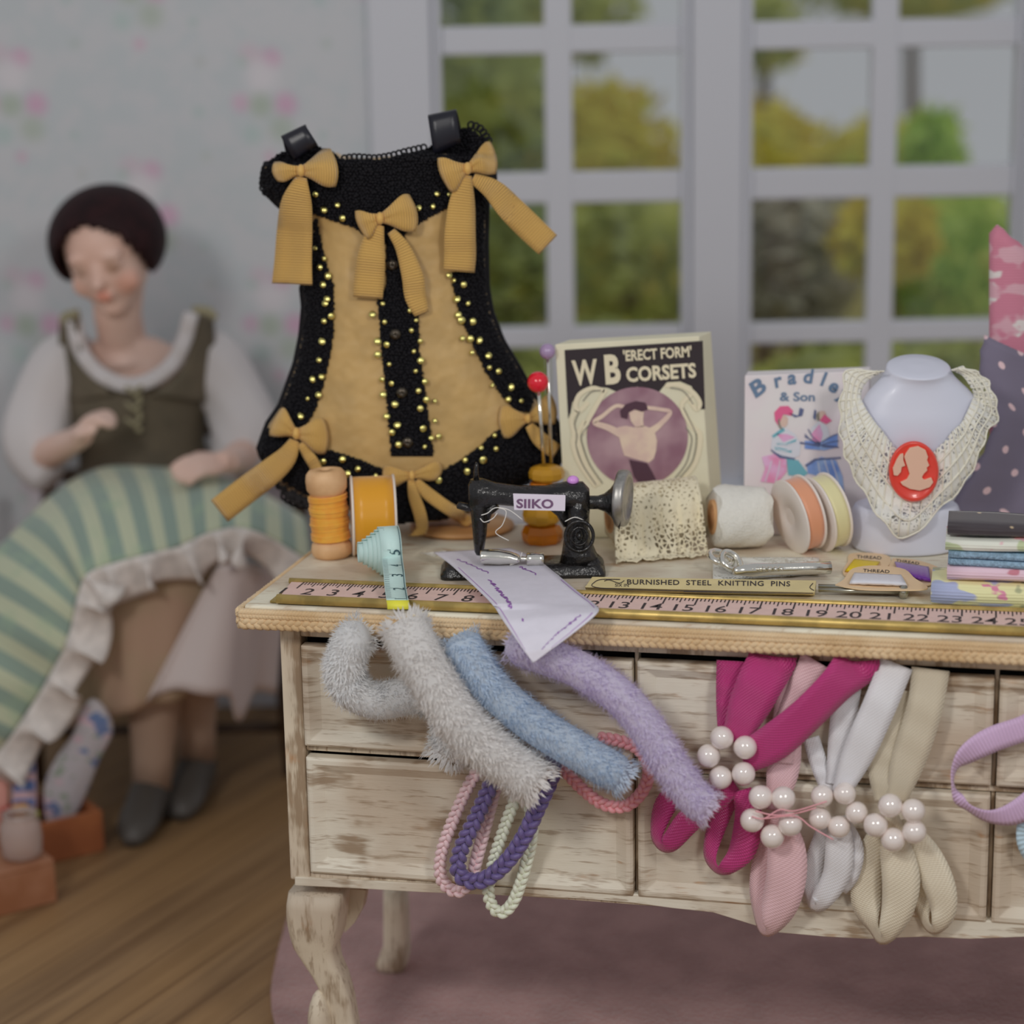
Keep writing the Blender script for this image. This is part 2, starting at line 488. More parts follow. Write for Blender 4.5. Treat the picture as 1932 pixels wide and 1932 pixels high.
def fuzz_mat(name, rgb):
    m, t, b = base(name, rgb, .95, lit=.40); b.inputs['Base Color'].default_value = tuple(x_ * 1.07 for x_ in alb(rgb, .40)[:3]) + (1,)
    o = t.n['Material Output']; x = t.new('ShaderNodeMixShader'); tr_ = t.new('ShaderNodeBsdfTranslucent'); tr_.inputs['Color'].default_value = tuple(min(.95, x_ * 1.08) for x_ in alb(rgb, .40)[:3]) + (1,)
    x.inputs[0].default_value = .45; t.link(b.outputs[0], x.inputs[1]); t.link(tr_.outputs[0], x.inputs[2]); t.link(x.outputs[0], o.inputs[0])
    return m
M['fuzz_white'] = fuzz_mat('white_chenille', (230, 231, 232)); M['fuzz_grey'] = fuzz_mat('soft_white_chenille', (230, 229, 228))
M['fuzz_blue'] = fuzz_mat('blue_chenille', (216, 228, 240)); M['fuzz_lilac'] = fuzz_mat('lilac_chenille', (222, 216, 232))
M['cord_pink'] = plain('pale_pink_cord', (216, 188, 192), .4, sheen=.3, bump=.3, bscale=500)
M['cord_purple'] = plain('deep_purple_cord', (84, 72, 116), .4, sheen=.3, bump=.3, bscale=500)
M['cord_mint'] = plain('pale_mint_cord', (196, 200, 184), .4, sheen=.3, bump=.3, bscale=500)
M['cord_rose'] = plain('rose_cord', (204, 142, 148), .4, sheen=.3, bump=.3, bscale=500)
def amber(name, rgb):
    m, t, b = base(name, rgb, .08)
    b.inputs['Base Color'].default_value = tuple(s2l(c) for c in rgb) + (1,)
    b.inputs['Transmission Weight'].default_value = .45; b.inputs['IOR'].default_value = 1.45
    return m
M['amber'] = amber('amber_glass', (255, 190, 60)); M['amber_dark'] = amber('orange_glass', (255, 150, 30))
M['pane'] = glass_mat('window_glass')
# ================================================================== THE SETTING
YW = 4.85
def floor_mat():
    m, t, b = base('oak_floor', (122, 92, 60), .5)
    co = t.mapping(t.coord(), rot=(0, 0, radians(27)))
    g = t.noise(t.mapping(co, (14, .6, 1)), 2.2, 4, .6)
    s = t.sep(co)
    w = t.math('FRACT', t.math('MULTIPLY', s[0], 1 / .085))
    line = t.math('LESS_THAN', w, .07)
    tone = t.noise(t.mapping(co, (11.7, .2, 1)), 1.0, 0)
    c = t.mix(t.ramp(g, .35, .65), alb((124, 98, 68)), alb((102, 78, 52)))
    c = t.mix(t.ramp(tone, .4, .6), c, t.mix(.5, c, alb((130, 101, 66))))
    c = t.mix(t.math('MULTIPLY', line, .6), c, alb((84, 60, 36)))
    t.val(b.inputs['Base Color'], c)
    return m
def wall_mat():
    m, t, b = base('rose_wallpaper', (158, 159, 162), .85, lit=.50)
    s = t.sep(t.coord('Object'))
    k = YW / F / .985
    W, H = 455 * k, 404 * k
    o0 = onY(505, 165, YW)
    u = t.math('DIVIDE', t.math('SUBTRACT', s[0], o0.x - W / 2 + 0), W)
    v = t.math('DIVIDE', t.math('SUBTRACT', s[2], o0.z - H / 2), H)
    v = t.math('ADD', v, t.math('MULTIPLY', u, 0.02))
    c = alb((157, 159, 162), .50)
    n = t.noise(t.mapping(t.coord(), (6, 1, 6)), 3, 2)
    c = t.mix(t.math('MULTIPLY', t.ramp(n, .4, .62), .45), c, alb((146, 155, 158), .50))
    blobs = [(-30, 62, 24, (164, 142, 154), .5), (8, 56, 22, (170, 108, 144), .45), (-10, 24, 36, (172, 168, 172), .8), (-50, -24, 20, (168, 114, 146), .42),
             (32, -26, 25, (170, 106, 144), .5), (-14, -28, 26, (130, 142, 126), .7), (22, -70, 28, (136, 146, 134), .7), (-30, -80, 22, (136, 154, 150), .6),
             (-1, -121, 14, (166, 132, 150), .5), (-44, 50, 14, (140, 154, 150), .6),
             (-130, 120, 13, (138, 152, 150), .55), (-120, 50, 13, (146, 148, 146), .5), (-128, -40, 15, (136, 152, 150), .55), (-118, -120, 13, (142, 150, 146), .5)]
    for off in (0, .5):
        fu = t.math('MULTIPLY', t.math('SUBTRACT', t.math('FRACT', t.math('ADD', u, off)), .5), 455)
        fv = t.math('MULTIPLY', t.math('SUBTRACT', t.math('FRACT', t.math('ADD', v, off)), .5), 404)
        q = t.new('ShaderNodeCombineXYZ'); t.link(fu, q.inputs[0]); t.link(fv, q.inputs[1])
        wob = t.new('ShaderNodeVectorMath', operation='DISTANCE')
        for bx, by, r, rgb, am in blobs:
            d = t.new('ShaderNodeVectorMath', operation='DISTANCE'); t.link(q.outputs[0], d.inputs[0]); d.inputs[1].default_value = (bx, by, 0)
            c = t.mix(t.math('MULTIPLY', t.ramp(d.outputs['Value'], r * 1.35, r * .2), am), c, alb(rgb, .50))
    t.val(b.inputs['Base Color'], c)
    return m
fl = ob('floor', MB().box((0, 2.9, -.03), V((4, 0, 0)), V((0, 2.3, 0)), V((0, 0, .03))), floor_mat(), smooth=False); tag(fl, kind='structure')
X = lambda px, py=350: onY(px, py, YW).x
Z = lambda py, px=1300: onY(px, py, YW).z
wz0, wz1 = Z(905), Z(-205)
WIN = [(X(822), X(1302)), (X(1400), X(1925))]
mb = MB(); T_ = .05
def wbox(mb, x0, x1, z0, z1, y0, y1): mb.box(((x0 + x1) / 2, (y0 + y1) / 2, (z0 + z1) / 2), V(((x1 - x0) / 2, 0, 0)), V((0, (y1 - y0) / 2, 0)), V((0, 0, (z1 - z0) / 2)))
wbox(mb, -3, WIN[0][0], 0, 2.6, YW, YW + .06); wbox(mb, WIN[1][1], 3, 0, 2.6, YW, YW + .06)
wbox(mb, WIN[0][0], WIN[1][1], 0, wz0, YW, YW + .06); wbox(mb, WIN[0][0], WIN[1][1], wz1, 2.6, YW, YW + .06)
wbox(mb, WIN[0][1], WIN[1][0], wz0, wz1, YW, YW + .06)
wl = ob('wall_back', mb, wall_mat(), smooth=False); tag(wl, kind='structure')
M['white_paint'] = plain('white_window_paint', (166, 168, 174), .5)
mb = MB(); wbox(mb, -3, 3, 0.002, .14, YW - .025, YW - .001)
tag(ob('baseboard_back', mb, M['white_paint'], smooth=False, at=(0, YW, 0), bevel=.004), kind='structure')
ROWS = [(Z(97), Z(42)), (Z(380), Z(320)), (Z(652), Z(612))]
for n, ((x0, x1), cuts) in enumerate(zip(WIN, (((838, 1030), (1082, 1286)), ((1418, 1640), (1690, 1912))))):
    w = thing('window_%d' % (n + 1), None, None, (x0, YW, wz0)); tag(w, kind='structure')
    f = MB(); ya, yb = YW - .012, YW + .045
    pa = [X(q) for c in cuts for q in c]
    wbox(f, x0, pa[0], wz0, wz1, ya, yb); wbox(f, pa[1], pa[2], wz0, wz1, ya + .01, yb - .01); wbox(f, pa[3], x1, wz0, wz1, ya, yb)
    for a, b in ROWS: wbox(f, pa[0], pa[3], a, b, ya + .012, yb - .012)
    wbox(f, pa[0], pa[3], wz0, wz0 + .03, ya, yb); wbox(f, pa[0], pa[3], wz1 - .03, wz1, ya, yb)
    ob('sash_frame', f, M['white_paint'], w, smooth=False, bevel=.006)
    f = MB(); wbox(f, pa[0], pa[3], wz0 + .03, wz1 - .03, YW + .018, YW + .021)
    ob('glass_pane', f, M['pane'], w, smooth=False)
tr = MB()
xl = X(704)
wbox(tr, xl, WIN[0][0] - .001, wz0 - .05, wz1 + .1, YW - .035, YW - .001)
wbox(tr, WIN[0][1] + .001, WIN[1][0] - .001, wz0 - .05, wz1 + .1, YW - .035, YW - .001)
wbox(tr, WIN[1][1] + .001, WIN[1][1] + .12, wz0 - .05, wz1 + .1, YW - .035, YW - .001)
wbox(tr, xl - .02, WIN[1][1] + .14, wz0 - .09, wz0 - .001, YW - .07, YW - .001)
tag(ob('trim_1', tr, M['white_paint'], smooth=False, at=(0, YW, wz0), bevel=.006), kind='structure')

# ------------------------------------------------------------------ garden beyond the glass
gm = plain('garden_turf', (112, 104, 52), .95, rgb2=(92, 88, 56), nscale=3, lit=.3)
tag(ob('garden_ground', MB().box((0, 12, -.35), V((12, 0, 0)), V((0, 6.8, 0)), V((0, 0, .05))), gm, smooth=False), kind='structure')
GL = .21
def leaf_mat(name, a, b, c):
    m, t, p = base(name, a, .7, lit=GL)
    co = t.coord(); x = t.mix(t.ramp(t.noise(co, 3.2, 2), .42, .6), alb(a, GL), alb(b, GL))
    t.link(t.mix(t.ramp(t.noise(co, 7, 2), .56, .7), x, alb(c, GL)), p.inputs['Base Color'])
    return m
LM = {'dark': leaf_mat('dark_leaves', (72, 82, 48), (92, 98, 50), (110, 112, 52)), 'olive': leaf_mat('olive_leaves', (104, 108, 52), (86, 92, 50), (138, 128, 56)),
      'yellow': leaf_mat('yellow_leaves', (152, 140, 44), (138, 132, 48), (116, 122, 48)), 'lime': leaf_mat('lime_leaves', (128, 140, 60), (108, 126, 58), (142, 138, 66)),
      'grey': leaf_mat('grey_leaves', (98, 96, 84), (84, 84, 74), (112, 108, 84))}
M['bark'] = plain('bark', (84, 70, 56), .9, lit=.4)
LEAF = None
def shrub(name, label, cat, px, py, Y, wpx, hpx, pal, n=420, lone=0, group='shrubs in the garden'):
    c = onY(px, py, Y); s = pxm(c); a, h = wpx * s / 2, hpx * s / 2
    base_ = V((c.x, Y, -.3)); t = thing(name, label, cat, base_, group)
    rnd = random.Random(px * 7 + py); m = MB()
    for k in range(7):
        q = V((rnd.uniform(-.5, .5) * a, rnd.uniform(-.3, .3) * a, rnd.uniform(-.5, .45) * h)); r = rnd.uniform(.34, .55)
        m.ell(c + q, V((a * r, 0, 0)), V((0, a * .8 * r, 0)), V((0, 0, h * r)), 10, 7)
    for k in range(n):
        th = rnd.uniform(0, 2 * pi); zz = rnd.uniform(-1, 1); rr = sqrt(1 - zz * zz); q = rnd.uniform(.72, 1.04)
        p = c + V((a * rr * cos(th) * q, a * .8 * rr * sin(th) * q, h * zz * q))
        d = V((rnd.gauss(0, 1), rnd.gauss(0, 1), rnd.gauss(0, 1))).normalized(); e = d.orthogonal().normalized()
        L = rnd.uniform(.035, .075)
        m.add([p - d * L, p + e * L * .45, p + d * L, p - e * L * .45], [(0, 1, 2, 3)])
    ob('foliage', m, LM[pal], t)
    st = MB().tube([base_, base_ + V((.03, 0, (c.z + .3) * .5)), c + V((0, 0, -.1))], [.05, .04, .03], 8)
    ob('trunk', st, M['bark'], t)
shrub('garden_tree', 'tall dark green tree filling the left of the first window', 'tree', 880, 210, 8.2, 330, 520, 'dark', 700, group='trees in the garden')
shrub('garden_tree', 'olive tree showing at the top edge between the first two panes', 'tree', 1060, 20, 9.6, 300, 200, 'olive', 420, group='trees in the garden')
shrub('garden_shrub', 'rounded yellow bush in the second column of panes', 'shrub', 1120, 290, 8.7, 330, 260, 'yellow', 520)
shrub('garden_shrub', 'yellow bush beside the middle post, seen through the second window', 'shrub', 1440, 290, 7.8, 210, 190, 'yellow', 420)
shrub('garden_shrub', 'low yellow-green bush in the right half of the second window', 'shrub', 1660, 305, 8.7, 300, 150, 'yellow', 420)
shrub('garden_shrub', 'lime green bush in the last column of panes, pale sky beside it', 'shrub', 1760, 290, 8.15, 120, 170, 'lime', 260)
shrub('garden_shrub', 'dark shrub low behind the black and gold corset', 'shrub', 930, 500, 6.8, 300, 290, 'dark', 520)
shrub('garden_shrub', 'olive shrub low in the second column of panes', 'shrub', 1190, 490, 7.75, 310, 290, 'olive', 520)
shrub('garden_shrub', 'grey-green shrub low beside the middle post', 'shrub', 1500, 490, 7.0, 250, 300, 'grey', 520)
shrub('garden_shrub', 'yellow-olive shrub low in the last column of panes', 'shrub', 1790, 480, 7.5, 280, 290, 'lime', 520)
shrub('garden_shrub', 'yellow shrub with broad top standing in front of the lime shrubs', 'shrub', 1670, 450, 6.65, 200, 160, 'yellow', 320)
shrub('garden_shrub', 'dark olive hedge plant at the foot of the first window', 'shrub', 1120, 720, 5.9, 500, 210, 'olive', 700)
shrub('garden_shrub', 'brown-olive hedge plant at the foot of the second window', 'shrub', 1670, 740, 5.9, 500, 220, 'olive', 700)
shrub('garden_tree', 'olive branch tips at the top corner beside the middle post', 'tree', 1440, 60, 9.7, 160, 150, 'olive', 240, group='trees in the garden')
shrub('garden_tree', 'grey-green tree tops at the upper edge of the second window', 'tree', 1720, -60, 10.6, 560, 200, 'olive', 420, group='trees in the garden')

# ================================================================== THE RUG AND THE CABINET
pts = []
for i in range(96):
    a = 2 * pi * i / 96; c, s_ = cos(a), sin(a); e = 2 / 3.2
    pts.append(V((.52 + .95 * abs(c) ** e * (1 if c > 0 else -1), 3.42 + .62 * abs(s_) ** e * (1 if s_ > 0 else -1), .001)))
rm = plain('dusty_rose_pile', (132, 98, 95), .95, rgb2=(118, 85, 82), nscale=9, bump=.9, bscale=130, bdist=.008, sheen=.4, lit=.46)
tag(ob('rug', MB().prism(pts, V((0, 0, .012))), rm, smooth=False, at=(.52, 3.42, 0), bevel=.004), 'dusty rose rug with a rounded end under the cream cabinet', 'rug')

cab = thing('drawer_cabinet', 'distressed cream chest of drawers on curved legs with braid-edged top', 'cabinet', loc(.8, .28, -HT))
def lbox(mb, u0, u1, v0, v1, w0, w1):
    return mb.box(loc((u0 + u1) / 2, (v0 + v1) / 2, (w0 + w1) / 2), EX * ((u1 - u0) / 2), EY * ((v1 - v0) / 2), EZ * ((w1 - w0) / 2))
UR = 1.65
ob('tabletop', lbox(MB(), 0, UR, 0, .56, -.036, -.0005), M['cream_paint_top'], cab, smooth=False, bevel=.004)
b = MB()
lbox(b, .04, .072, .035, .07, -.44, -.036); lbox(b, 1.571, UR - .04, .035, .07, -.44, -.036)
lbox(b, .0405, .06, .0705, .51, -.44, -.036); lbox(b, UR - .06, UR - .0405, .0705, .51, -.44, -.036)
lbox(b, .06, UR - .06, .49, .51, -.44, -.036)
lbox(b, .072, 1.571, .035, .06, -.056, -.036)
lbox(b, .072, 1.571, .04, .06, -.234, -.226)
for u in (.570, 1.070): lbox(b, u - .003, u + .003, .046, .07, -.44, -.056)
lbox(b, .072, 1.571, .035, .48, -.44, -.426)
ob('carcass', b, M['cream_paint_v'], cab, smooth=False, bevel=.003)
# shaped apron along the lower edge
ap = [(556, 1655), (1186, 1686), (1855, 1737), (2500, 1768), (2500, 1790), (1932, 1768), (1830, 1772), (1740, 1768), (1640, 1772), (1560, 1768), (1470, 1760), (1410, 1742), (1345, 1722), (1270, 1714), (1195, 1704), (1100, 1696), (800, 1684), (660, 1676), (556, 1671)]
ob('apron', MB().prism([fr(x, y, .004) for x, y in ap], EY * .02), M['cream_paint_h'], cab, smooth=False, bevel=.002)
def drawer(u0, u1, w0, w1, mat, dv=0.0, tilt=0.0):
    m = MB(); o = dv
    def R(du, dw, v): return [loc(u0 + du, v + o, w0 + dw), loc(u1 - du, v + o, w0 + dw), loc(u1 - du, v + o, w1 - dw), loc(u0 + du, v + o, w1 - dw)]
    rings = [R(0, 0, .05), R(0, 0, .030), R(.004, .004, .027), R(.010, .010, .027), R(.026, .024, .036), R(.03, .028, .036)]
    m.rings(rings, True, True)
    lbox(m, u0 + .01, u1 - .01, .05 + o, .40, w0 + .004, w0 + .012)
    lbox(m, u0 + .01, u0 + .018, .05 + o, .40, w0 + .004, w1 - .03); lbox(m, u1 - .018, u1 - .01, .05 + o, .40, w0 + .004, w1 - .03)
    ob('drawer', m, mat, cab, smooth=False, bevel=.0015)
mats = [M['cream_paint_h2'], M['cream_paint_h3'], M['cream_paint_h2'], M['cream_paint_h3'], M['cream_paint_h2'], M['cream_paint_h3']]
for i, (a, c) in enumerate(((.0745, .5665), (.5735, 1.0665), (1.0735, 1.5685))):
    drawer(a, c, -.222, -.067, mats[i * 2], -.002 if i == 0 else 0); drawer(a, c, -.424, -.240 if i == 0 else -.2355, mats[i * 2 + 1], 0)
lb = MB(); lbox(lb, .074, 1.569, .075, .085, -.42, -.06)  # added near-black sheet behind the drawer fronts: shade of the gaps as colour
ob('gap_shade_sheet', lb, M['gap_shade'], cab, smooth=False)
def leg_rings(spec, v, dep):
    R = []
    for (x0, x1, y) in spec:
        a = hit(x0, y, loc(0, v), EY); c = hit(x1, y, loc(0, v), EY); mid = (a + c) / 2; hw = (c - a).length / 2
        mid.z = max(mid.z, .013); k = hw * dep; r = hw * .45
        ring = []
        for sx, sy in ((-1, -1), (1, -1), (1, 1), (-1, 1)):
            for q in range(4):
                an = atan2(sy, sx) + (q - 1.5) * radians(26)
                ring.append(mid + EX * (sx * (hw - r) + r * cos(an)) + EY * (sy * (k - r * dep) + r * dep * sin(an)))
        R.append(ring)
    return MB().rings(R)
F1 = [(554, 653, 1674), (550, 650, 1700), (550, 648, 1724), (555, 644, 1755), (561, 635, 1780), (577, 640, 1808), (595, 653, 1836), (608, 661, 1862), (615, 666, 1880), (630, 675, 1932), (628, 680, 1960), (606, 684, 1985), (604, 684, 1998), (612, 676, 2004)]
lg = leg_rings([(a, c, y) for a, c, y in F1], .075, .95)
q = hit(606, 1932, loc(0, .06), EY); lg.ell(q, EX * .020, EY * .03, EZ * .058, 12, 10)
ob('leg', lg, M['cream_paint_v'], cab)
F2 = [(727, 767, 1676), (727, 769, 1720), (727, 771, 1780), (720, 770, 1800), (713, 767, 1813), (716, 764, 1826), (724, 758, 1840)]
ob('leg', leg_rings(F2, .455, 1.0), M['cream_paint_v'], cab)
br = MB().prism([hit(x, y, loc(0, .12), EY) for x, y in ((648, 1676), (690, 1680), (684, 1712), (668, 1742), (650, 1760))], EY * .02)
ob('bracket', br, M['cream_paint_v'], cab, smooth=False)
for src, du in ((F1, 1.5), (F2, 1.5)):                      # the legs of the far end
    m = leg_rings(src, .075 if src is F1 else .455, .95); m.v = [p + EX * (du - (.0 if src is F1 else .14)) for p in m.v]
    ob('leg', m, M['cream_paint_v'], cab)
# braid along the edge
def plait(mb, path, nrm, r=.004, amp=.0045, pitch=.03, n=None, strands=3, depth=.5, seg=6):
    """three strands plaited along a path; nrm = direction facing the viewer"""
    path = [V(p) for p in path]; L = [0.0]
    for a, b in zip(path, path[1:]): L.append(L[-1] + (b - a).length)
    n = n or max(12, int(L[-1] / pitch * 8))
    P = cr([tuple(p) for p in path], n); P = [V(p) for p in P]
    LL = [0.0]
    for a, b in zip(P, P[1:]): LL.append(LL[-1] + (b - a).length)
    for s in range(strands):
        pts = []
        for i, p in enumerate(P):
            t = (P[min(i + 1, n - 1)] - P[max(i - 1, 0)]).normalized(); nr = (nrm - t * nrm.dot(t)).normalized(); sd = t.cross(nr)
            ph = 2 * pi * (LL[i] / pitch + s / strands)
            pts.append(p + sd * (amp * sin(ph)) + nr * (amp * depth * sin(2 * ph)))
        mb.tube(pts, r, seg)
    return mb
bt = MB()
plait(bt, [loc(-.004, -.007, -.012), loc(.5, -.007, -.012), loc(1.0, -.007, -.012), loc(1.64, -.007, -.012)], -EY, .0042, .0042, .020, strands=4)
plait(bt, [loc(-.004, -.006, -.026), loc(.5, -.006, -.026), loc(1.0, -.006, -.026), loc(1.64, -.006, -.026)], -EY, .0055, .0050, .034, strands=3)
plait(bt, [loc(-.007, -.004, -.012), loc(-.007, .28, -.012), loc(-.007, .56, -.012)], -EX, .0045, .0045, .020, strands=4)
plait(bt, [loc(-.006, -.004, -.026), loc(-.006, .28, -.026), loc(-.006, .56, -.026)], -EX, .0055, .0050, .034, strands=3)
ob('braid_trim', bt, M['braid_tan'], cab)

# the measuring strip let into a brass channel along the front of the top
ru = thing('counter_ruler', 'pink printed measuring strip in a brass channel along the counter front', 'ruler', loc(.6, .06, 0))
m = MB(); m.tube([loc(.048, .010, .0075), loc(1.30, .010, .0075)], .0072, 10); m.tube([loc(.030, .119, .0052), loc(1.30, .119, .0052)], .0048, 10)
lbox(m, .036, 1.30, .012, .120, .0005, .0035)
ob('brass_channel', m, M['brass'], ru)
ob('tape_strip', MB().hexa([loc(.046, .018, .0036), loc(1.3, .018, .0036), loc(1.3, .117, .0036), loc(.034, .117, .0036)], [loc(.046, .018, .0050), loc(1.3, .018, .0050), loc(1.3, .117, .0050), loc(.034, .117, .0050)]), M['tape_pink'], ru, smooth=False)
m = MB()
U_ = lambda n: lin([(1, .041), (2, .0799), (4, .1572), (8, .3221), (13, .5429), (16, .6804), (20, .868), (24, 1.0523), (26, 1.142)], n)
for n in range(1, 27):
    text_mb(m, str(n), .036 / .73 * .82, lambda x, y, n=n: loc(U_(n) - .002 + x, .048 + y * 1.15, .0054), align='CENTER', sx=.92, bold=.004)
    for k in range(8):
        u = U_(n) + .0135 + (U_(n + 1) - U_(n)) * k / 8 if n < 26 else U_(n) + .0135 + .044 * k / 8
        ln = .036 if k == 0 else (.024 if k == 4 else .015); w = .0009 if k else .0012
        m.poly([loc(u - w, .1155 - ln, .0054), loc(u + w, .1155 - ln, .0054), loc(u + w, .1155, .0054), loc(u - w, .1155, .0054)])
m.poly([loc(.045, .0245, .0054), loc(1.3, .0245, .0054), loc(1.3, .0262, .0054), loc(.045, .0262, .0054)])
ob('scale_marks', m, M['ink'], ru, smooth=False)
# ================================================================== ON THE COUNTER
def VP(Y): return lambda px, py, off=0.0: onY(px, py, Y - off)
def pixpoly(s): return [tuple(map(float, q.split(','))) for q in s.split()]
def ellpts(cx, cy, rx, ry, n=32, a0=0, a1=360, rot=0):
    c, s = cos(radians(rot)), sin(radians(rot)); o = []
    for i in range(n):
        a = radians(a0 + (a1 - a0) * i / (n if a1 - a0 == 360 else n - 1)); x, y = rx * cos(a), ry * sin(a); o.append((cx + x * c - y * s, cy + x * s + y * c))
    return o
def stroke(mb, pts, w, fn, n=None):
    """a printed line of width w (number or list) through points of the photo's frame"""
    P = cr(pts, n or max(8, 6 * len(pts)))
    L, R_ = [], []
    for i, p in enumerate(P):
        a, c = P[max(i - 1, 0)], P[min(i + 1, len(P) - 1)]; dx, dy = c[0] - a[0], c[1] - a[1]; l = math.hypot(dx, dy) or 1
        k = (w if not isinstance(w, (list, tuple)) else lin([(j / (len(w) - 1), x) for j, x in enumerate(w)], i / (len(P) - 1))) / 2
        L.append(fn(p[0] - dy / l * k, p[1] + dx / l * k)); R_.append(fn(p[0] + dy / l * k, p[1] - dx / l * k))
    b = len(mb.v); mb.v += L + R_; m = len(P)
    for i in range(m - 1): mb.face((b + i, b + i + 1, b + m + i + 1, b + m + i))
    return mb

# ---- corset on its stand
YC = tp(760, 1000).y
LX = [(283, 640), (300, 600), (310, 500), (354, 500), (372, 515), (383, 526), (434, 588), (506, 586), (542, 572), (578, 576), (633, 571), (687, 560), (767, 531), (800, 508), (850, 490), (868, 502), (895, 520), (919, 530), (944, 580), (965, 660), (985, 730)]
RX = [(283, 800), (300, 926), (336, 930), (361, 916), (470, 914), (542, 916), (589, 924), (644, 945), (698, 978), (752, 1007), (796, 1048), (868, 1056), (899, 1000), (915, 960), (944, 930), (965, 890), (985, 830)]
def cspan(py): return lin(LX, py), lin(RX, py)
def CS(px, py, off=0.0):
    l, r = cspan(max(285, min(985, py))); s = max(-1, min(1, (2 * px - l - r) / (r - l)))
    B = .075 + .012 * sin((py - 500) / 180)
    return onY(px, py, YC - B * sqrt(1 - s * s * .98) - off)
cs = thing('corset', 'gold satin corset with black crocheted edging, sequins and mustard bows', 'corset', V((CS(760, 960).x, YC, HT)))
rows = []
ys = [290 + i * (985 - 290) / 60 for i in range(61)]
def edge(py, k):
    a, b = cspan(py); return a + (b - a) * k
m = MB(); R = []
for y in ys:
    l, r = cspan(y); top = 290 if y < 300 else y
    front = [CS(l + (r - l) * (.5 - .5 * cos(pi * j / 24)), y) for j in range(25)]
    if y < 330:                                              # scooped neckline
        front = [p if not (635 < l + (r - l) * (.5 - .5 * cos(pi * j / 24)) < 815) else CS(l + (r - l) * (.5 - .5 * cos(pi * j / 24)), max(y, 305)) for j, p in enumerate(front)]
    c = onY((l + r) / 2, y, YC)
    back = [p + V((0, 2 * (YC - p.y) * .8, 0)) for p in front[1:-1]][::-1]
    R.append(front + back)
m.rings(R, True, True)
ob('corset_body', m, M['gold_satin'], cs)
def inpoly(x, y, P):
    c = False; n = len(P); j = n - 1
    for i in range(n):
        if (P[i][1] > y) != (P[j][1] > y) and x < (P[j][0] - P[i][0]) * (y - P[i][1]) / (P[j][1] - P[i][1]) + P[i][0]: c = not c
        j = i
    return c
TRIMS = [pixpoly('499,354 503,307 532,287 597,276 630,288 641,302 670,300 706,302 735,298 760,291 807,282 830,262 880,240 920,265 931,336 916,361 876,354 855,386 820,404 793,419 760,445 717,462 690,445 670,430 630,416 597,405 560,390 525,383'),
         pixpoly('588,420 597,415 612,488 630,542 630,597 626,651 615,705 597,767 576,800 556,812 531,770 561,687 572,633 576,578 572,542 586,506'),
         pixpoly('855,395 876,354 916,361 914,470 916,542 923,589 945,644 978,698 1007,752 1000,776 974,774 949,749 916,698 894,651 873,607 862,571 852,517 890,500 890,420'),
         pixpoly('730,445 762,445 764,540 789,593 789,651 804,760 818,860 739,860 731,760 720,651 713,564 729,545'),
         pixpoly('490,850 500,812 530,800 565,815 612,847 666,863 709,881 740,894 827,894 864,872 908,841 933,816 1000,780 1048,796 1056,868 1000,899 960,915 930,944 890,965 840,980 753,988 700,975 660,962 600,944 560,925 510,890')]
rnd = random.Random(3)
m = MB()
for LXR, k in ((LX, 0), (RX, 1)):
    m.tube([onY(lin(LXR, y), y, YC + .004) for y in ys if y < 966], .0075, 8)
ob('edge_piping', m, M['black_crochet'], cs)
for P in TRIMS:
    m = MB()
    # dense crochet: small knots side by side over a dark ground
    x0, x1 = min(p[0] for p in P), max(p[0] for p in P); y0, y1 = min(p[1] for p in P), max(p[1] for p in P)
    y = y0; k = 0
    while y < y1:
        x = x0 + (k % 2) * 3.2
        while x < x1:
            jx, jy = x + rnd.uniform(-1.6, 1.6), y + rnd.uniform(-1.6, 1.6)
            if inpoly(jx, jy, P):
                c = CS(jx, jy, .004); s = pxm(c) * rnd.uniform(3.2, 4.6)
                m.ell(c, V((s, 0, 0)), V((0, s, 0)), V((0, 0, s * .8)), 6, 4)
            x += 6.4
        y += 5.2; k += 1
    gy = y0
    while gy < y1:
        gx = x0
        while gx < x1:
            if inpoly(gx, gy, P): m.add([CS(gx - 2.2, gy - 2.2, .0022), CS(gx + 2.2, gy - 2.2, .0022), CS(gx + 2.2, gy + 2.2, .0022), CS(gx - 2.2, gy + 2.2, .0022)], [(0, 1, 2, 3)])
            gx += 3
        gy += 3
    ob('crochet_band', m, M['black_crochet'], cs)
m = MB()                                                     # picot loops along the top and bottom edges
def picots(mb, path, r, step=9):
    L = 0; P = cr(path, 200); acc = 0
    for a, b in zip(P, P[1:]):
        acc += math.hypot(b[0] - a[0], b[1] - a[1])
        if acc >= step:
            acc = 0; c = CS(b[0], b[1], .003); s = pxm(c) * r
            mb.tube([c + V((cos(t) * s, -.0005, sin(t) * s)) for t in [2 * pi * i / 10 for i in range(11)]], s * .38, 5, False)
    return mb
for pth, rr_ in (([(641, 300), (670, 296), (706, 298), (735, 294), (765, 286), (805, 277)], 5.5), ([(503, 310), (498, 330), (497, 356), (510, 368)], 6), ([(880, 234), (905, 242), (922, 266)], 6),
                 ([(531, 930), (550, 946), (575, 952), (600, 950), (640, 962)], 7), ([(935, 915), (970, 912), (1000, 904), (1030, 890), (1054, 874)], 7)):
    ob('picot_edging', picots(MB(), pth, rr_), M['black_crochet'], cs)
m = MB()
def CSx(px, py, off=0.0): return onY(px, py, YC - .02 - off)
for path in ([(500, 872), (520, 905), (545, 930), (580, 945), (620, 950)], [(880, 905), (930, 900), (975, 885), (1010, 868), (1052, 845)]):
    A = cr(path, 40); rows_ = []
    for i, (x, y) in enumerate(A): rows_.append([CSx(x, y - 14, .01), CSx(x + 1, y + 12 + 5 * abs(sin(i * .8)), .012)])
    ob('lace_edging', MB().sheet(rows_, .0012), M['black_lace'], cs)
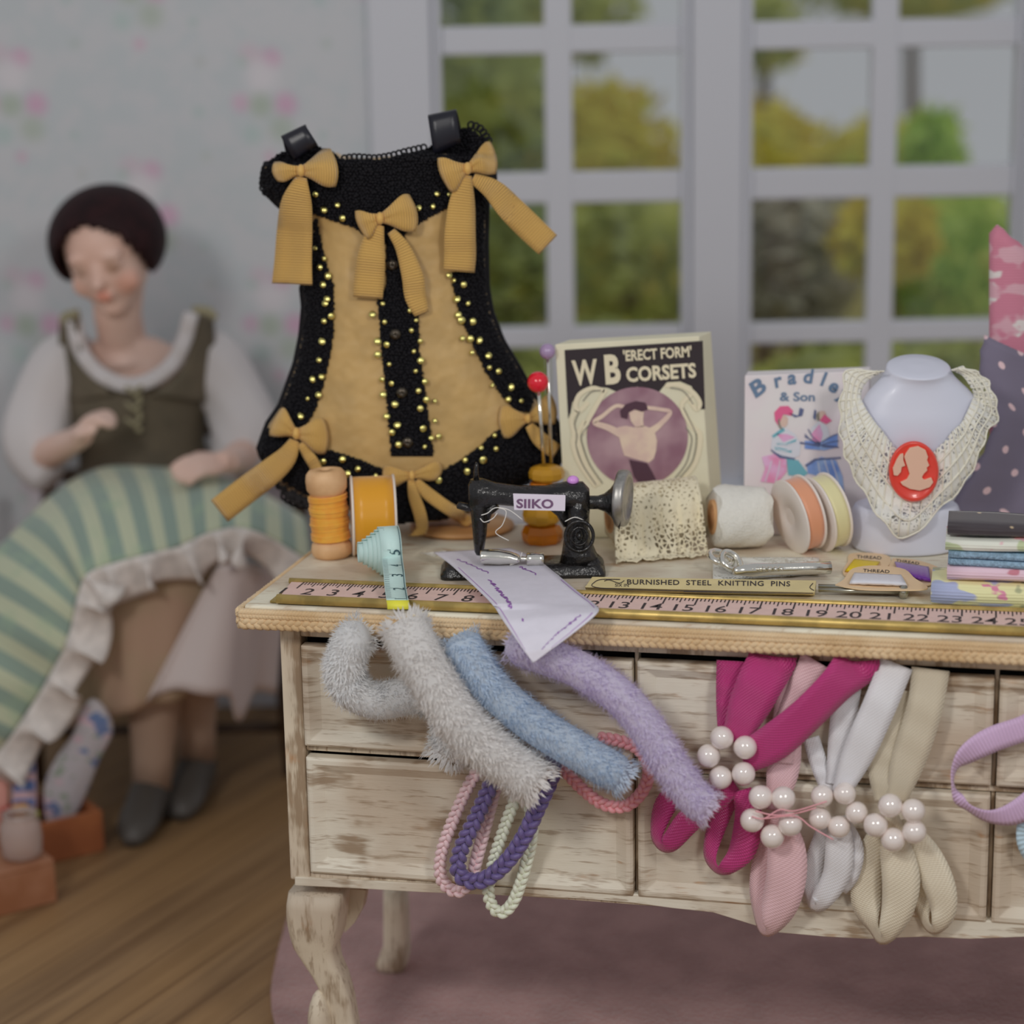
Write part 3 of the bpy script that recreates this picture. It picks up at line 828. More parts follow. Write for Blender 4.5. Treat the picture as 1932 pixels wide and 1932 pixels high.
def bow(parent, label, kx, ky, left, right, tails, fn, s=1.0, off=.012, bulge=.016, name='bow'):
    """tied ribbon bow: left/right = (top outer, bottom outer) of each loop; tails = [(x, y, halfwidth), ...]"""
    m = MB()
    for (ax, ay), (bx, by) in (left, right):
        for layer in (1, -1):
            rr = []
            for i in range(11):
                t = i / 10; row = []
                for j in range(9):
                    q = j / 8; ox, oy = ax + (bx - ax) * q, ay + (by - ay) * q
                    nx, ny = kx, ky + (q - .5) * 16 * s
                    w = sin(min(1, t * 1.12) * pi / 2) ** 1.15; e = 1 - .10 * (2 * q - 1) ** 2 * t + .03 * sin(q * pi) * t; x, y = nx + (ox - nx) * t * e, ny + (oy - ny) * w + 2.2 * s * sin(t * 5 + q * 4) * t * (1 - t) * 4
                    d = sin(pi * min(1, t * .97)) ** .6 * bulge * (1.0 if layer > 0 else -.1) + .0022 * cos(q * 5 * pi) * (1 - t) + .0012 * sin(q * 9 + ax) * t
                    row.append(fn(x, y, off + d * (.65 + .35 * sin(pi * q))))
                rr.append(row)
            m.sheet(rr, .0016)
    bo = ob(name, m, M['gold_ribbon'], parent)
    k = fn(kx, ky, off + bulge * .45); z = pxm(k)
    ob('knot', MB().ell(k, V((8 * z * s, 0, 0)), V((0, .010 * s, 0)), V((0, 0, 12 * z * s)), 12, 8), M['gold_ribbon'], bo)
    for tl in tails:
        P = cr(tl, 18); rr = []
        for i, (x, y, w) in enumerate(P):
            a, c = P[max(i - 1, 0)], P[min(i + 1, 17)]; dx, dy = c[0] - a[0], c[1] - a[1]; l = math.hypot(dx, dy) or 1
            lift = off + .003 + .006 * sin(pi * i / 17) + (.002 * sin(i * .9))
            rr.append([fn(x - dy / l * w * q, y + dx / l * w * q, lift + .0012 * cos(q * 2)) for q in (-1, -.5, 0, .5, 1)])
        ob('tail', MB().sheet(rr, .0014), M['gold_ribbon'], bo)
    return bo
def CF(px, py, off=0.0):                                      # in front of the corset, even past its outline
    l, r = cspan(max(285, min(985, py))); s = max(-1.25, min(1.25, (2 * px - l - r) / (r - l)))
    p = onY(px, py, YC - .075 * sqrt(max(0.0, 1 - s * s * .6)) - off); p.z = max(p.z, HT + .0135); return p
bow(cs, None, 568, 322, ((512, 306), (519, 342)), ((630, 281), (640, 352)), [[(569, 334, 10), (560, 378, 28), (556, 430, 33), (553, 490, 35), (551, 536, 38)]], CF)
bow(cs, None, 882, 318, ((820, 298), (846, 362)), ((930, 268), (941, 328)), [[(880, 330, 10), (872, 380, 24), (868, 440, 29), (868, 480, 30), (866, 512, 29)], [(892, 336, 10), (930, 358, 20), (962, 392, 25), (1000, 430, 26), (1034, 462, 25)]], CF)
bow(cs, None, 717, 412, ((665, 398), (688, 450)), ((778, 367), (792, 436)), [[(715, 424, 10), (704, 460, 22), (698, 510, 28), (694, 562, 28)], [(738, 436, 8), (760, 468, 14), (778, 520, 20), (784, 560, 20), (796, 592, 14)]], CF)
bow(cs, None, 559, 818, ((528, 770), (503, 822)), ((616, 789), (620, 856)), [[(556, 830, 9), (540, 862, 20), (505, 894, 25), (460, 928, 26), (414, 964, 26)], [(567, 836, 7), (580, 856, 10), (593, 876, 11), (604, 902, 10)]], CF)
bow(cs, None, 996, 790, ((940, 766), (945, 826)), ((1045, 745), (1052, 800)), [[(998, 802, 8), (1015, 824, 14), (1032, 840, 15), (1050, 852, 14)]], CF, .8, .006, .012)
bow(cs, None, 777, 897, ((719, 880), (728, 918)), ((836, 872), (828, 906)), [[(775, 904, 6), (781, 935, 11), (793, 972, 12), (795, 1000, 11), (775, 1022, 9)], [(786, 906, 6), (806, 930, 12), (838, 954, 12), (866, 972, 12), (888, 990, 11)]], CF, .8, .016, .012)
for A, sh in ((((530, 258), (576, 236), (599, 272), (556, 304)), (14, 6)), (((807, 218), (860, 207), (869, 268), (818, 294)), (18, 24))):
    a, b2, c, d = A
    rr = []
    for i in range(15):                                       # loop: up the front, over, down the back
        t = i / 14
        if t < .45: q = t / .45; L_ = (d[0] + (a[0] - d[0]) * q, d[1] + (a[1] - d[1]) * q); R_ = (c[0] + (b2[0] - c[0]) * q, c[1] + (b2[1] - c[1]) * q); o = .05 + .006 * sin(pi * q)
        else:
            q = (t - .45) / .55; o = .05 - .055 * sin(q * pi / 2); e = q ** 1.5
            L_ = (a[0] + sh[0] * e, a[1] + 5 * sin(pi * min(1, q * 1.5)) * -1 + sh[1] * e + 40 * e); R_ = (b2[0] + sh[0] * e, b2[1] - 5 * sin(pi * min(1, q * 1.5)) + sh[1] * e + 40 * e)
        rr.append([onY(L_[0] + (R_[0] - L_[0]) * k / 4, L_[1] + (R_[1] - L_[1]) * k / 4, YC - o) for k in range(5)])
    ob('shoulder_strap', MB().sheet(rr, .0016), M['black_satin'], cs)
SEQ1 = '1228,512 1130,585 1290,515 1205,578 595,515 640,595 710,570 735,640 595,795 640,850 620,895 660,940 635,985 655,1060 645,1083 677,1150 640,1175 630,1280 613,1378 627,1465 582,1478 610,1560 555,1580 520,1670 945,1083 890,1140 955,1180 918,1280 965,1298 918,1350 978,1400 940,1480 990,1500 947,1558 1008,1608 965,1670 1020,1715 993,1755 1027,1818 1085,1120 1118,1170 1093,1224 1140,1280 1105,1332 1142,1380 1115,1435 1165,1490 1130,1538 1172,1585 1215,1592 1140,1630 1215,1695 1155,1735 1198,1783 1238,1777 1162,1828 1290,937 1315,963 1365,985 1330,1060 1387,1083 1337,1143 1355,1172 1412,1178 1360,1265 1400,1268 1408,1340 1445,1275 1495,1355 1500,1418 1548,1437 1515,1510 1610,1520 1598,1583 1665,1592 1527,1770 1457,1835 1535,1840 1468,1898 1375,1898 735,1895'
seq = [(380 + x / 2.76, 180 + y / 2.76) for x, y in pixpoly(SEQ1)] + [(380 + x / 3.22, 720 + y / 3.22) for x, y in pixpoly('855,472 950,530 1060,570 948,602 1600,478 1712,475 1612,545 1440,598 885,560 740,485')]
for i, (x, y) in enumerate(seq):
    c = CS(x, y, .0085); z = pxm(c); rnd2 = random.Random(i)
    ax = (V((rnd2.uniform(-.35, .35), -1, rnd2.uniform(-.05, .55)))).normalized(); r = 6.0 * z * rnd2.uniform(.75, 1.3)
    ob('sequin', MB().lathe(c, ax, [(r * .25, -.0004), (r, .0002), (r * .92, .0012), (r * .25, .0022)], 10), M['sequin'], cs)
for x, y in ((740, 500), (746, 631), (758, 741), (769, 835)):
    c = CS(x, y, .008); z = pxm(c)
    ob('snap', MB().lathe(c, V((0, -1, 0)), [(10.5 * z, 0), (10.5 * z, .001), (7 * z, .002), (5 * z, .0035), (2.2 * z, .0035), (2.2 * z, .001)], 14), M['snap'], cs)
st = thing('corset_stand', 'round tan wooden stand holding up the gold corset', 'stand', tp(872, 1000))
c = V((onY(872, 1000, YC).x, YC + .002, HT)); z = pxm(c)
ob('stand_base', MB().lathe(c, EZ, [(90 * z, .0005), (98 * z, .003), (98 * z, .008), (92 * z, .011), (20 * z, .0115)], 40), plain('tan_stand_wood', (164, 124, 80), .5, rgb2=(150, 108, 66), nscale=10), st)
zb = onY(760, 975, YC).z
ob('stand_pole', MB().tube([c + V((-.01, .070, .02)), c + V((-.03, .082, .12)), c + V((-.05, .088, .22))], .007, 10), bpy.data.materials['tan_stand_wood'], st)

# ---- orange thread on a wooden spool
p0 = tp(625, 1058) + V((0, .026, 0)); z = pxm(p0); H = lambda y: (1058 - y) * z / .966
sp = thing('thread_spool', 'turned wooden spool wound with orange thread, left end of the counter', 'spool', p0)
ax = (V((0, 0, 1)) + V((-.045, 0, 0))).normalized()
ob('spool_body', MB().lathe(p0, ax, [(30 * z, .0005), (37 * z, H(1052)), (39 * z, H(1042)), (37 * z, H(1032)), (30 * z, H(1026)), (28 * z, H(1020)), (28 * z, H(945)), (33 * z, H(938)), (38 * z, H(930)), (39 * z, H(914)), (37 * z, H(903)), (31 * z, H(896)), (10 * z, H(895)), (9 * z, H(905))], 32), M['wood_spool'], sp)
m = MB(); P = []
for i in range(26 * 16):
    a = 2 * pi * i / 16; t = i / (26 * 16)
    h = H(1024) + (H(942) - H(1024)) * t
    x = ax.orthogonal().normalized(); y = ax.cross(x); rr = (34.5 + 1.2 * sin(t * 21) + .8 * sin(t * 57)) * z
    P.append(p0 + ax * (h + .0009 * sin(a * 1.0 + t * 9)) + x * rr * cos(a) + y * rr * sin(a))
m.tube(P, 2.4 * z, 6); m.lathe(p0, ax, [(33 * z, H(1024)), (33.5 * z, H(942))], 24)
ob('thread', m, M['orange_thread'], sp)

def reel(name, label, cat, c, axis, r, w, fr_, mat_f, mat_r, group=None, ri=.86):
    axis = axis.normalized(); t = thing(name, label, cat, V((c.x, c.y, c.z - r)), group)
    for s in (-1, 1):
        ob('flange', MB().lathe(c + axis * (s * w / 2), axis * s, [(r * .2, -.002), (r * .97, -.002), (r, -.001), (r, .001), (r * .97, .002), (r * .3, .002), (r * .28, 0), (r * .2, 0)], 40), mat_f, t)
    m = MB(); rr = []
    for i in range(49):
        a = 2 * pi * i / 48; x = axis.orthogonal().normalized(); y = axis.cross(x)
        rr.append([c + axis * (w / 2 - .0022) * q + (x * cos(a) + y * sin(a)) * (r * ri) for q in (-1, -.5, 0, .5, 1)])
    m.sheet(rr, .002); m.lathe(c - axis * (w / 2 - .003), axis, [(r * (ri - .03), 0), (r * (ri - .03), w - .006)], 32)
    ob('ribbon', m, mat_r, t)
    return t
p0 = tp(703, 1062); z = pxm(p0); c = p0 + V((0, .055, 77 * z / .966))
reel('ribbon_reel', 'white-sided reel of shiny orange ribbon beside the wooden spool', 'ribbon reel', V((c.x, c.y, HT + .0005 + 77 * z)), V((1, .10, .0)), 77 * z, 80 * z, 0, M['white_card'], M['orange_satin'], ri=.95)

# ---- small aqua tape measure
p0 = tp(735, 1088); z = pxm(p0); Rt = 46 * z; cc = V((p0.x, p0.y + .01, HT + Rt + .001))
tm = thing('tape_measure', 'coiled aqua tape measure with its yellow tip over the counter edge', 'tape measure', V((cc.x, cc.y, HT)))
AX = (V((.985, .17, 0))).normalized(); FWD = AX.cross(EZ) * -1
if FWD.y > 0: FWD = -FWD
W2 = 19.5 * z
TURNS = 6
for k in range(TURNS):                                        # turns of the tape, the inner ones pushed out to the side
    rr = []; r0 = Rt * (1 - .115 * k); sh = AX * (-(k ** 1.15) * 6.2 * z)
    for i in range(61):
        a = 2 * pi * i / 60; r = r0 - Rt * .115 * (a / (2 * pi)) * .55; p = cc + FWD * (r * cos(a + .5 * pi)) + EZ * (r * sin(a + .5 * pi)) + sh
        if p.z < HT + .0012: p.z = HT + .0012
        rr.append([p - AX * W2, p, p + AX * W2])
    ob('coil_turn', MB().sheet(rr, .0013), M['aqua_tape'], tm)
tip = tp(751, 1140, .018)
path = [cc + FWD * (Rt * cos(a)) + EZ * (Rt * sin(a)) for a in [pi * .5 - pi * .5 * i / 6 for i in range(6)]]
e1 = tp(746, 1110, .020); e2 = tp(750, 1133, .0185); e3 = fr(752, 1147, .052)
path += [cc + FWD * (Rt * 1.10) + EZ * (Rt * -.1), (cc + FWD * Rt * 1.1).lerp(e1, .6) + EZ * .004, e1 + EZ * .002, e2]
P = [V(p) for p in cr([tuple(p) for p in path], 40)]
side = (tp(772, 1133, .0185) - tp(728, 1133, .0185)).normalized()
def strip(P, w, a0=AX):
    o = []
    for i, p in enumerate(P):
        s = (AX * (1 - i / (len(P) - 1)) + side * (i / (len(P) - 1))).normalized(); o.append([p - s * w, p, p + s * w])
    return o
ob('tail', MB().sheet(strip(P, W2), .0011), M['aqua_tape'], tm)
Q = [V(p) for p in cr([tuple(p) for p in (P[-1], e3 + EZ * .004, e3 - EZ * .002)], 8)]
ob('tip', MB().sheet([[p - side * W2 * 1.02, p, p + side * W2 * 1.02] for p in Q], .0016), M['lime'], tm)
m = MB(); T = [0.0]
for a, b in zip(P, P[1:]): T.append(T[-1] + (b - a).length)
def onstrip(x, y):                                            # y along the tail from the tip, x across
    d = T[-1] - y; d = max(0, min(T[-1] - 1e-5, d)); k = 0
    while T[k + 1] < d: k += 1
    f = (d - T[k]) / (T[k + 1] - T[k]); p = P[k].lerp(P[k + 1], f); tt = (P[k + 1] - P[k]).normalized()
    n = tt.cross(side).normalized()
    if n.y > 0: n = -n
    return p + side * x + n * .0012
SPC = (T[-1] - .010) / 5
for k, n_ in enumerate('12345'):
    y0 = .008 + k * SPC
    text_mb(m, n_, .024, lambda x, y, y0=y0: onstrip(W2 * .42 - y * 1.0 + .006, y0 - .003 + x), align='CENTER', sx=.9)
    for q in range(8):
        yy = y0 + SPC * q / 8; ln = W2 * (.85 if q == 0 else .45)
        if yy < T[-1] - .002: m.poly([onstrip(-W2 * .95, yy), onstrip(-W2 * .95 + ln, yy), onstrip(-W2 * .95 + ln, yy + .0007), onstrip(-W2 * .95, yy + .0007)])
m2 = MB()
for q in range(60):
    yy = T[-1] * q / 60; y2 = T[-1] * (q + 1) / 60
    m.add([onstrip(W2 * .84, yy), onstrip(W2 * .9, yy), onstrip(W2 * .9, y2), onstrip(W2 * .84, y2)], [(0, 1, 2, 3)])
ob('numerals', m, M['aqua_ink'], tm, smooth=False)

# ---- sewing machine
pm = tp(985, 1094); YM = pm.y + .045; z = YM / F * 1.0; z = pxm(onY(1000, 1000, YM)); f = VP(YM)
sm = thing('sewing_machine', 'small black sewing machine with silver handwheel on the counter', 'sewing machine', V((f(985, 1094).x, YM, HT)))
bx0, bx1 = f(832, 1080).x, f(1141, 1080).x
m = MB(); cx = (bx0 + bx1) / 2; hw = (bx1 - bx0) / 2
def rrect(c, hx, hy, r, n=5):
    o = []
    for sx, sy in ((-1, -1), (1, -1), (1, 1), (-1, 1)):
        for q in range(n):
            a = atan2(sy, sx) + (q / (n - 1) - .5) * pi / 2; o.append(c + V((sx * (hx - r) + r * cos(a), sy * (hy - r) + r * sin(a), 0)))
    return o
m.rings([rrect(V((cx, YM, HT + h)), hw - d, .043 - d, .012) for h, d in ((.0005, 0), (.006, 0), (.009, .003), (.011, .003), (.014, .006), (.017, .007))])
m.ell(f(1110, 1062), V((30 * z, 0, 0)), V((0, .034, 0)), V((0, 0, 20 * z)), 14, 8)
ob('machine_bed', m, M['black_enamel'], sm)
def sq(px, py, hx, hy, dy, vert=False, n=14):
    c = f(px, py)
    if vert: return [c + V((0, dy * cos(2 * pi * i / n), hy * z * sin(2 * pi * i / n))) for i in range(n)]
    return [c + V((hx * z * cos(2 * pi * i / n), dy * sin(2 * pi * i / n), 0)) for i in range(n)]
m = MB()
m.rings([sq(x, y, 0, h, d, True) for x, y, h, d in ((884, 935, 22, .012), (889, 935, 30, .020), (912, 932, 30, .023), (935, 931, 21, .021), (980, 936, 20, .021), (1030, 937, 21, .022), (1070, 934, 26, .024), (1100, 940, 32, .024), (1112, 945, 24, .018))])
m.rings([sq(x, y, h, 0, d) for x, y, h, d in ((1092, 925, 20, .022), (1090, 960, 22, .025), (1090, 990, 22, .026), (1089, 1015, 25, .028), (1092, 1040, 32, .031), (1096, 1060, 40, .034))])
m.rings([sq(x, y, h, 0, d) for x, y, h, d in ((901, 905, 14, .015), (902, 940, 17, .019), (905, 975, 16, .018), (905, 1010, 13, .015), (904, 1040, 9, .011), (904, 1046, 6, .008))])
m.tube([f(903, 958), f(880, 957), f(864, 953), f(862, 952)], [8 * z, 8 * z, 7 * z, 3 * z], 10)
m.tube([f(899, 915), f(898, 890), f(899, 876), f(898, 872)], [6 * z, 4.5 * z, 3.4 * z, 1.5 * z], 8)
m.tube([f(935, 950), f(918, 966), f(915, 985)], [12 * z, 11 * z, 9 * z], 8); m.tube([f(1040, 952), f(1060, 966), f(1072, 990)], [10 * z, 12 * z, 10 * z], 8)
ob('machine_arm', m, M['black_enamel'], sm)
m = MB(); ax = (V((1, .02, -.02))).normalized(); c0 = f(1098, 948)
m.lathe(c0, ax, [(16 * z, 0), (13 * z, 12 * z), (13 * z, 30 * z), (17 * z, 42 * z), (27 * z, 54 * z), (42 * z, 64 * z), (52 * z, 70 * z)], 28)
ob('hub_cone', m, M['black_enamel'], sm)
m = MB(); c1 = f(1166, 939)
m.lathe(c1, (V((1, -.28, -.03))).normalized(), [(46 * z, -2 * z), (53 * z, 0), (54 * z, 5 * z), (54 * z, 15 * z), (51 * z, 19 * z), (42 * z, 20 * z), (40 * z, 16 * z), (10 * z, 14 * z)], 36)
ob('handwheel', m, M['grey_metal'], sm)
m = MB(); c = f(1093, 1011, .029)
for rr_, tt in ((29, 3.4), (17, 2.2)):
    m.tube([c + V((cos(a) * rr_ * .9 * z, -.003, sin(a) * rr_ * z)) for a in [2 * pi * i / 28 for i in range(29)]], tt * z, 6, False)
m.ell(c, V((6 * z, 0, 0)), V((0, .008, 0)), V((0, 0, 9 * z)), 10, 6)
ob('bobbin_winder', m, M['black_enamel'], sm)
m = MB()
m.rings([[f(x, y, .026) + V((0, .012 * sin(2 * pi * i / 12), .0 + h * z * cos(2 * pi * i / 12))) for i in range(12)] for x, y, h in ((906, 1050, 11), (909, 1050, 14), (940, 1051, 15), (962, 1052, 12), (975, 1054, 9), (980, 1054, 6))])
m.tube([f(978, 1054, .026), f(996, 1055, .026)], 5 * z, 8)
m.rings([[f(x, 1055, .026) + V((0, h * z * sin(2 * pi * i / 10), h * z * cos(2 * pi * i / 10))) for i in range(10)] for x, h in ((993, 9), (995, 13), (1003, 12), (1010, 13.5), (1018, 12), (1025, 13), (1027, 9))])
ob('presser_foot', m, M['steel'], sm, smooth=True)
m = MB(); m.hexa([f(968, 931, .026), f(1067, 934, .026), f(1066, 964, .026), f(970, 962, .026)], [f(968, 931, .0215), f(1067, 934, .0215), f(1066, 964, .0215), f(970, 962, .0215)])
pl_ = ob('name_plate', m, M['white_label'], sm, smooth=False)
m = MB(); tline(m, 'SIIKO', 974, 958, 17, lambda x, y: f(x, y, .0268), .012, bold=.03, spacing=1.02, sx=1.22)
ob('lettering', m, M['plum_ink'], pl_, smooth=False)
m = MB()
for P in ([(908, 972), (920, 968), (935, 958), (960, 962), (985, 980)], [(940, 958), (955, 965), (948, 990), (935, 1005), (960, 1020)], [(1066, 984), (1085, 976), (1105, 985), (1112, 1000)], [(906, 978), (914, 985), (930, 978), (938, 968)], [(985, 1042), (978, 1060), (962, 1066)]):
    m.tube([f(x, y, .03) for x, y in cr(P, 20)], .9 * z, 5)
ob('loose_thread', m, M['white_thread'], sm)
bd = thing('lilac_bead', 'pinkish lilac bead on top of the sewing machine arm', 'bead', f(1081, 914))
ob('bead_ball', MB().ell(f(1081, 906.5, .0), V((11.5 * z, 0, 0)), V((0, 11 * z, 0)), V((0, 0, 9.5 * z)), 16, 10), M['lilac_bead'], bd)

# ---- amber glass pin holder with two pins
p0 = tp(1024, 1031) + V((0, .03, 0)); z = pxm(p0); H = lambda y: (1031 - y) * z / .966 + .0005
ah = thing('pin_holder', 'faceted amber glass holder standing behind the black sewing machine', 'pin holder', p0)
def flatlathe(mb, prof, n): mb.lathe(p0, EZ, prof, n); return mb
ob('glass_foot', MB().lathe(p0, EZ, [(34 * z, 0), (38 * z, H(1026)), (39 * z, H(1012)), (33 * z, H(1000)), (20 * z, H(997))], 8), M['amber_dark'], ah, smooth=False)
ob('glass_bead', MB().lathe(p0, EZ, [(22 * z, H(1000) + .0006), (34 * z, H(992)), (37 * z, H(980)), (34 * z, H(966)), (20 * z, H(958))], 10), M['amber'], ah, smooth=False)
ob('glass_stem', MB().lathe(p0, EZ, [(19 * z, H(957)), (24 * z, H(945)), (26 * z, H(932)), (20 * z, H(920))], 10), M['amber_dark'], ah, smooth=False)
p0b = p0 + V((10 * z, 0, 0))
ob('glass_top', MB().lathe(p0b, EZ, [(22 * z, H(919)), (33 * z, H(912)), (34 * z, H(902)), (30 * z, H(893)), (18 * z, H(889)), (5 * z, H(889))], 10), M['amber'], ah, smooth=False)
Yp = p0.y
for x, y, r, x2, y2, mt, lab, cat in ((1015, 721, 20, 1026, 886, 'red_bead', 'long pin with a round red glass head in the amber holder', 'pin'), (1033, 663, 15, 1040, 886, 'mauve_bead', 'taller pin with a mauve head behind the red-headed pin', 'pin')):
    dd = 0 if mt == 'red_bead' else -.012
    h, b_ = onY(x, y, Yp - dd), onY(x2, y2, Yp - dd); b_.z = max(b_.z, p0.z + H(888) + .001)
    t = thing('pin', lab, cat, b_, 'pins in the amber holder')
    ob('pin_head', MB().ball(h, r * z, 20, 14), M[mt], t)
    ob('pin_shaft', MB().tube([h, b_], 3.4 * z, 8), M['steel'], t)

# ---- corset box
YB = tp(1200, 1014).y; wb = thing('corset_box', 'cream cardboard box with black lettered header and round picture of a woman', 'box', tp(1200, 1014))
cA, cB, cC, cD = (1047, 650), (1319, 634), (1345, 1010), (1068, 1018)
def q4(p): return onY(p[0], p[1], YB)
dz = V((.034, .040, 0.0)); 
m = MB(); A = [q4(cA), q4(cB), q4(cC), q4(cD)]
for i in (2, 3): A[i].z = HT + .0006
m.hexa(A, [p + V((.024, .05, 0)) for p in A])
bo = ob('carton', m, M['cream_card'], wb, smooth=False, bevel=.0015)
Fb = lambda x, y, o=.0009: onY(x, y, YB - o)
z3 = lambda s: [(780 + x / 3.22, 620 + y / 3.22) for x, y in pixpoly(s)]
m = MB(); m.poly([Fb(*p) for p in z3('918,130 1758,74 1772,490 1735,490 1720,420 1690,350 1620,320 1540,325 1480,400 1360,352 1250,390 1180,360 1100,352 1010,385 965,450 955,510 940,548')])
ob('header_panel', m, M['print_black'], wb, smooth=False)
m = MB(); m.poly([Fb(x, y, .0013) for x, y in ellpts(1202.5, 824, 95.5, 94, 56)])
ob('picture_disc', m, M['print_mauve'], wb, smooth=False)
m = MB()
for st_ in ('1160,380 1090,360 1010,400 985,470 1010,500 1060,450', '990,500 960,560 975,640 970,700 1000,800 1060,900 1110,960', '1530,350 1600,340 1690,380 1740,450 1720,490 1680,440', '1690,400 1630,470 1690,590 1740,640 1735,740 1700,840 1620,930', '1040,560 1000,640 1010,720 1050,830 1130,950', '1170,370 1110,470 1060,560 1030,640'):
    m = MB(); stroke(m, z3(st_), [7, 9, 7], lambda x, y: Fb(x, y, .0019)); ob('scroll_band', m, M['print_cream'], wb, smooth=False)
m = MB()
for st_ in ('1010,500 980,580 995,650 990,720 1030,830 1110,950', '1070,580 1022,650 1032,720 1075,830 1150,940', '1640,480 1700,600 1718,650 1712,740 1680,830 1590,935', '1655,600 1690,660 1680,740 1650,830 1570,930', '1140,375 1080,385 1030,440', '1560,360 1640,380 1700,460'):
    m = MB(); stroke(m, z3(st_), 2.0, lambda x, y: Fb(x, y, .0023)); ob('scroll_line', m, M['print_grey'], wb, smooth=False)
m = MB()
tline(m, 'W', 1083, 726, 47, lambda x, y: Fb(x, y, .0022), -.07, bold=.03, sx=.66); tline(m, 'B', 1141, 723, 54, lambda x, y: Fb(x, y, .0022), -.07, bold=.04, sx=.72)
tline(m, "'ERECT FORM'", 1176, 681, 20, lambda x, y: Fb(x, y, .0022), -.068, bold=.03, sx=.76)
tline(m, 'CORSETS', 1182, 720, 27, lambda x, y: Fb(x, y, .0022), -.068, bold=.035, sx=.86)
ob('lettering', m, M['print_cream'], wb, smooth=False)
m = MB()
for st_ in ('1250,660 1240,600 1290,590 1340,600 1400,590 1460,610 1480,680 1475,740 1460,790 1430,815 1340,790 1280,770 1265,720', '1320,560 1350,600 1400,595 1395,560 1400,500 1350,490 1310,510'):
    m.poly([Fb(x, y, .0021) for x, y in z3(st_)])
stroke(m, z3('1260,640 1180,600 1100,570 1150,530 1230,470 1290,480'), [15, 11, 8, 7, 7], lambda x, y: Fb(x, y, .0024)); stroke(m, z3('1450,620 1500,580 1560,510 1500,490 1420,480'), [14, 10, 8, 7, 7], lambda x, y: Fb(x, y, .0024))
ob('printed_figure', m, M['print_flesh'], wb, smooth=False)
m = MB(); m.poly([Fb(x, y, .0029) for x, y in z3('1262,540 1255,500 1290,460 1350,440 1410,450 1425,490 1390,505 1340,490 1305,510 1300,550')])
ob('printed_hair', m, M['print_plum'], wb, smooth=False)
m = MB(); m.poly([Fb(x, y, .0029) for x, y in z3('1310,795 1420,818 1450,870 1480,930 1420,955 1390,965 1340,900')])
ob('printed_skirt', m, M['print_plum'], wb, smooth=False)

# ---- white box with two ladies
YR = tp(1480, 1010).y
bx = thing('printed_box', 'white box with curved blue lettering and two printed ladies, behind the slim reels', 'box', tp(1500, 1010))
A = [onY(1405, 709, YR), onY(1640, 700, YR), onY(1640, 1020, YR), onY(1403, 1010, YR)]
A[2].z = HT + .0006; A[3].z = HT + .0006
ob('carton', MB().hexa(A, [p + V((.01, .045, 0)) for p in A]), M['white_box'], bx, smooth=False, bevel=.0015)
Fr_ = lambda x, y, o=.001: onY(x, y, YR - o)
z4 = lambda s: [(1332 + x / 3.22, 620 + y / 3.22) for x, y in pixpoly(s)]
m = MB()
for ch, x, y, a in (('B', 1424, 752, -.62), ('r', 1462, 732, -.30), ('a', 1486, 725, -.08), ('d', 1514, 722, .05), ('l', 1546, 726, .25), ('e', 1560, 735, .42), ('y', 1580, 748, .6)):
    tline(m, ch, x, y, 27 if ch != 'B' else 30, lambda x_, y_: Fr_(x_, y_, .0016), a, bold=.03, shear=.12, sx=1.0 if ch != 'B' else 1.25)
ob('lettering', m, M['blue_ink'], bx, smooth=False)
m = MB(); tline(m, '& Son', 1471, 756, 17, lambda x, y: Fr_(x, y, .0016), .01, bold=.02, sx=1.2)
ob('small_lettering', m, bpy.data.materials['slate_blue_ink'], bx, smooth=False)
def blot(name, mat, polys, lift=.0016):
    for s in polys:
        m = MB(); m.poly([Fr_(x, y, lift) for x, y in z4(s)]); ob(name, m, M[mat], bx, smooth=False)
blot('printed_dress', 'print_pale', ['405,645 470,595 540,640 575,700 570,770 500,800 420,780 395,720', '640,600 690,560 740,600 760,700 700,730 640,700'], .0013)
blot('printed_face', 'print_flesh', ['446,560 455,530 480,525 498,545 496,580 478,602 456,592', '682,530 695,500 722,502 732,530 722,562 696,566'], .0014)
blot('printed_hair', 'print_grey', ['440,590 436,560 447,540 450,590 470,612 452,612', '676,560 670,525 686,500 690,560'], .0020)
blot('printed_hat', 'ink_rose', ['420,560 415,510 450,472 500,470 530,500 520,530 470,520 440,590', '690,560 720,520 765,560 730,580'])
blot('printed_plume', 'ink_slate', ['500,510 560,530 570,480 595,490 585,530 540,540', '650,540 660,490 670,500 665,560'])
blot('printed_bodice', 'ink_teal', ['400,650 470,600 480,620 410,665', '430,690 480,700 550,670 545,690 490,710 430,705', '415,715 520,740 520,755 420,735', '490,790 560,800 620,880 590,900 500,890'])
blot('printed_skirt', 'ink_pink', ['340,780 420,760 490,800 490,870 430,940 330,930 360,850', '430,640 490,640 540,660 470,690', '640,640 690,580 710,640 690,720 650,690'])
blot('printed_blue_gown', 'ink_blue', ['600,680 690,690 800,640 800,720 720,740 600,730', '610,820 700,780 790,800 830,900 840,1010 780,1040 700,900 620,880'])
for st_ in ('600,640 640,680 690,705', '575,690 630,705 690,715', '620,610 650,660 692,695', '705,690 750,660 800,640', '705,705 760,690 806,682', '705,718 760,720 808,722', '395,735 450,770 540,790'):
    m = MB(); stroke(m, z4(st_), 1.8, lambda x, y: Fr_(x, y, .0024)); ob('printed_stripe', m, M['ink_slate'], bx, smooth=False)
for st_ in ('720,800 750,900 770,1010', '760,795 795,900 815,1000', '680,810 700,900 740,1000', '420,690 480,705 545,690', '415,720 470,740 525,735', '400,800 380,870 360,930', '450,800 440,870 420,935'):
    m = MB(); stroke(m, z4(st_), 1.8, lambda x, y: Fr_(x, y, .0024)); ob('printed_stripe', m, M['print_pale'], bx, smooth=False)
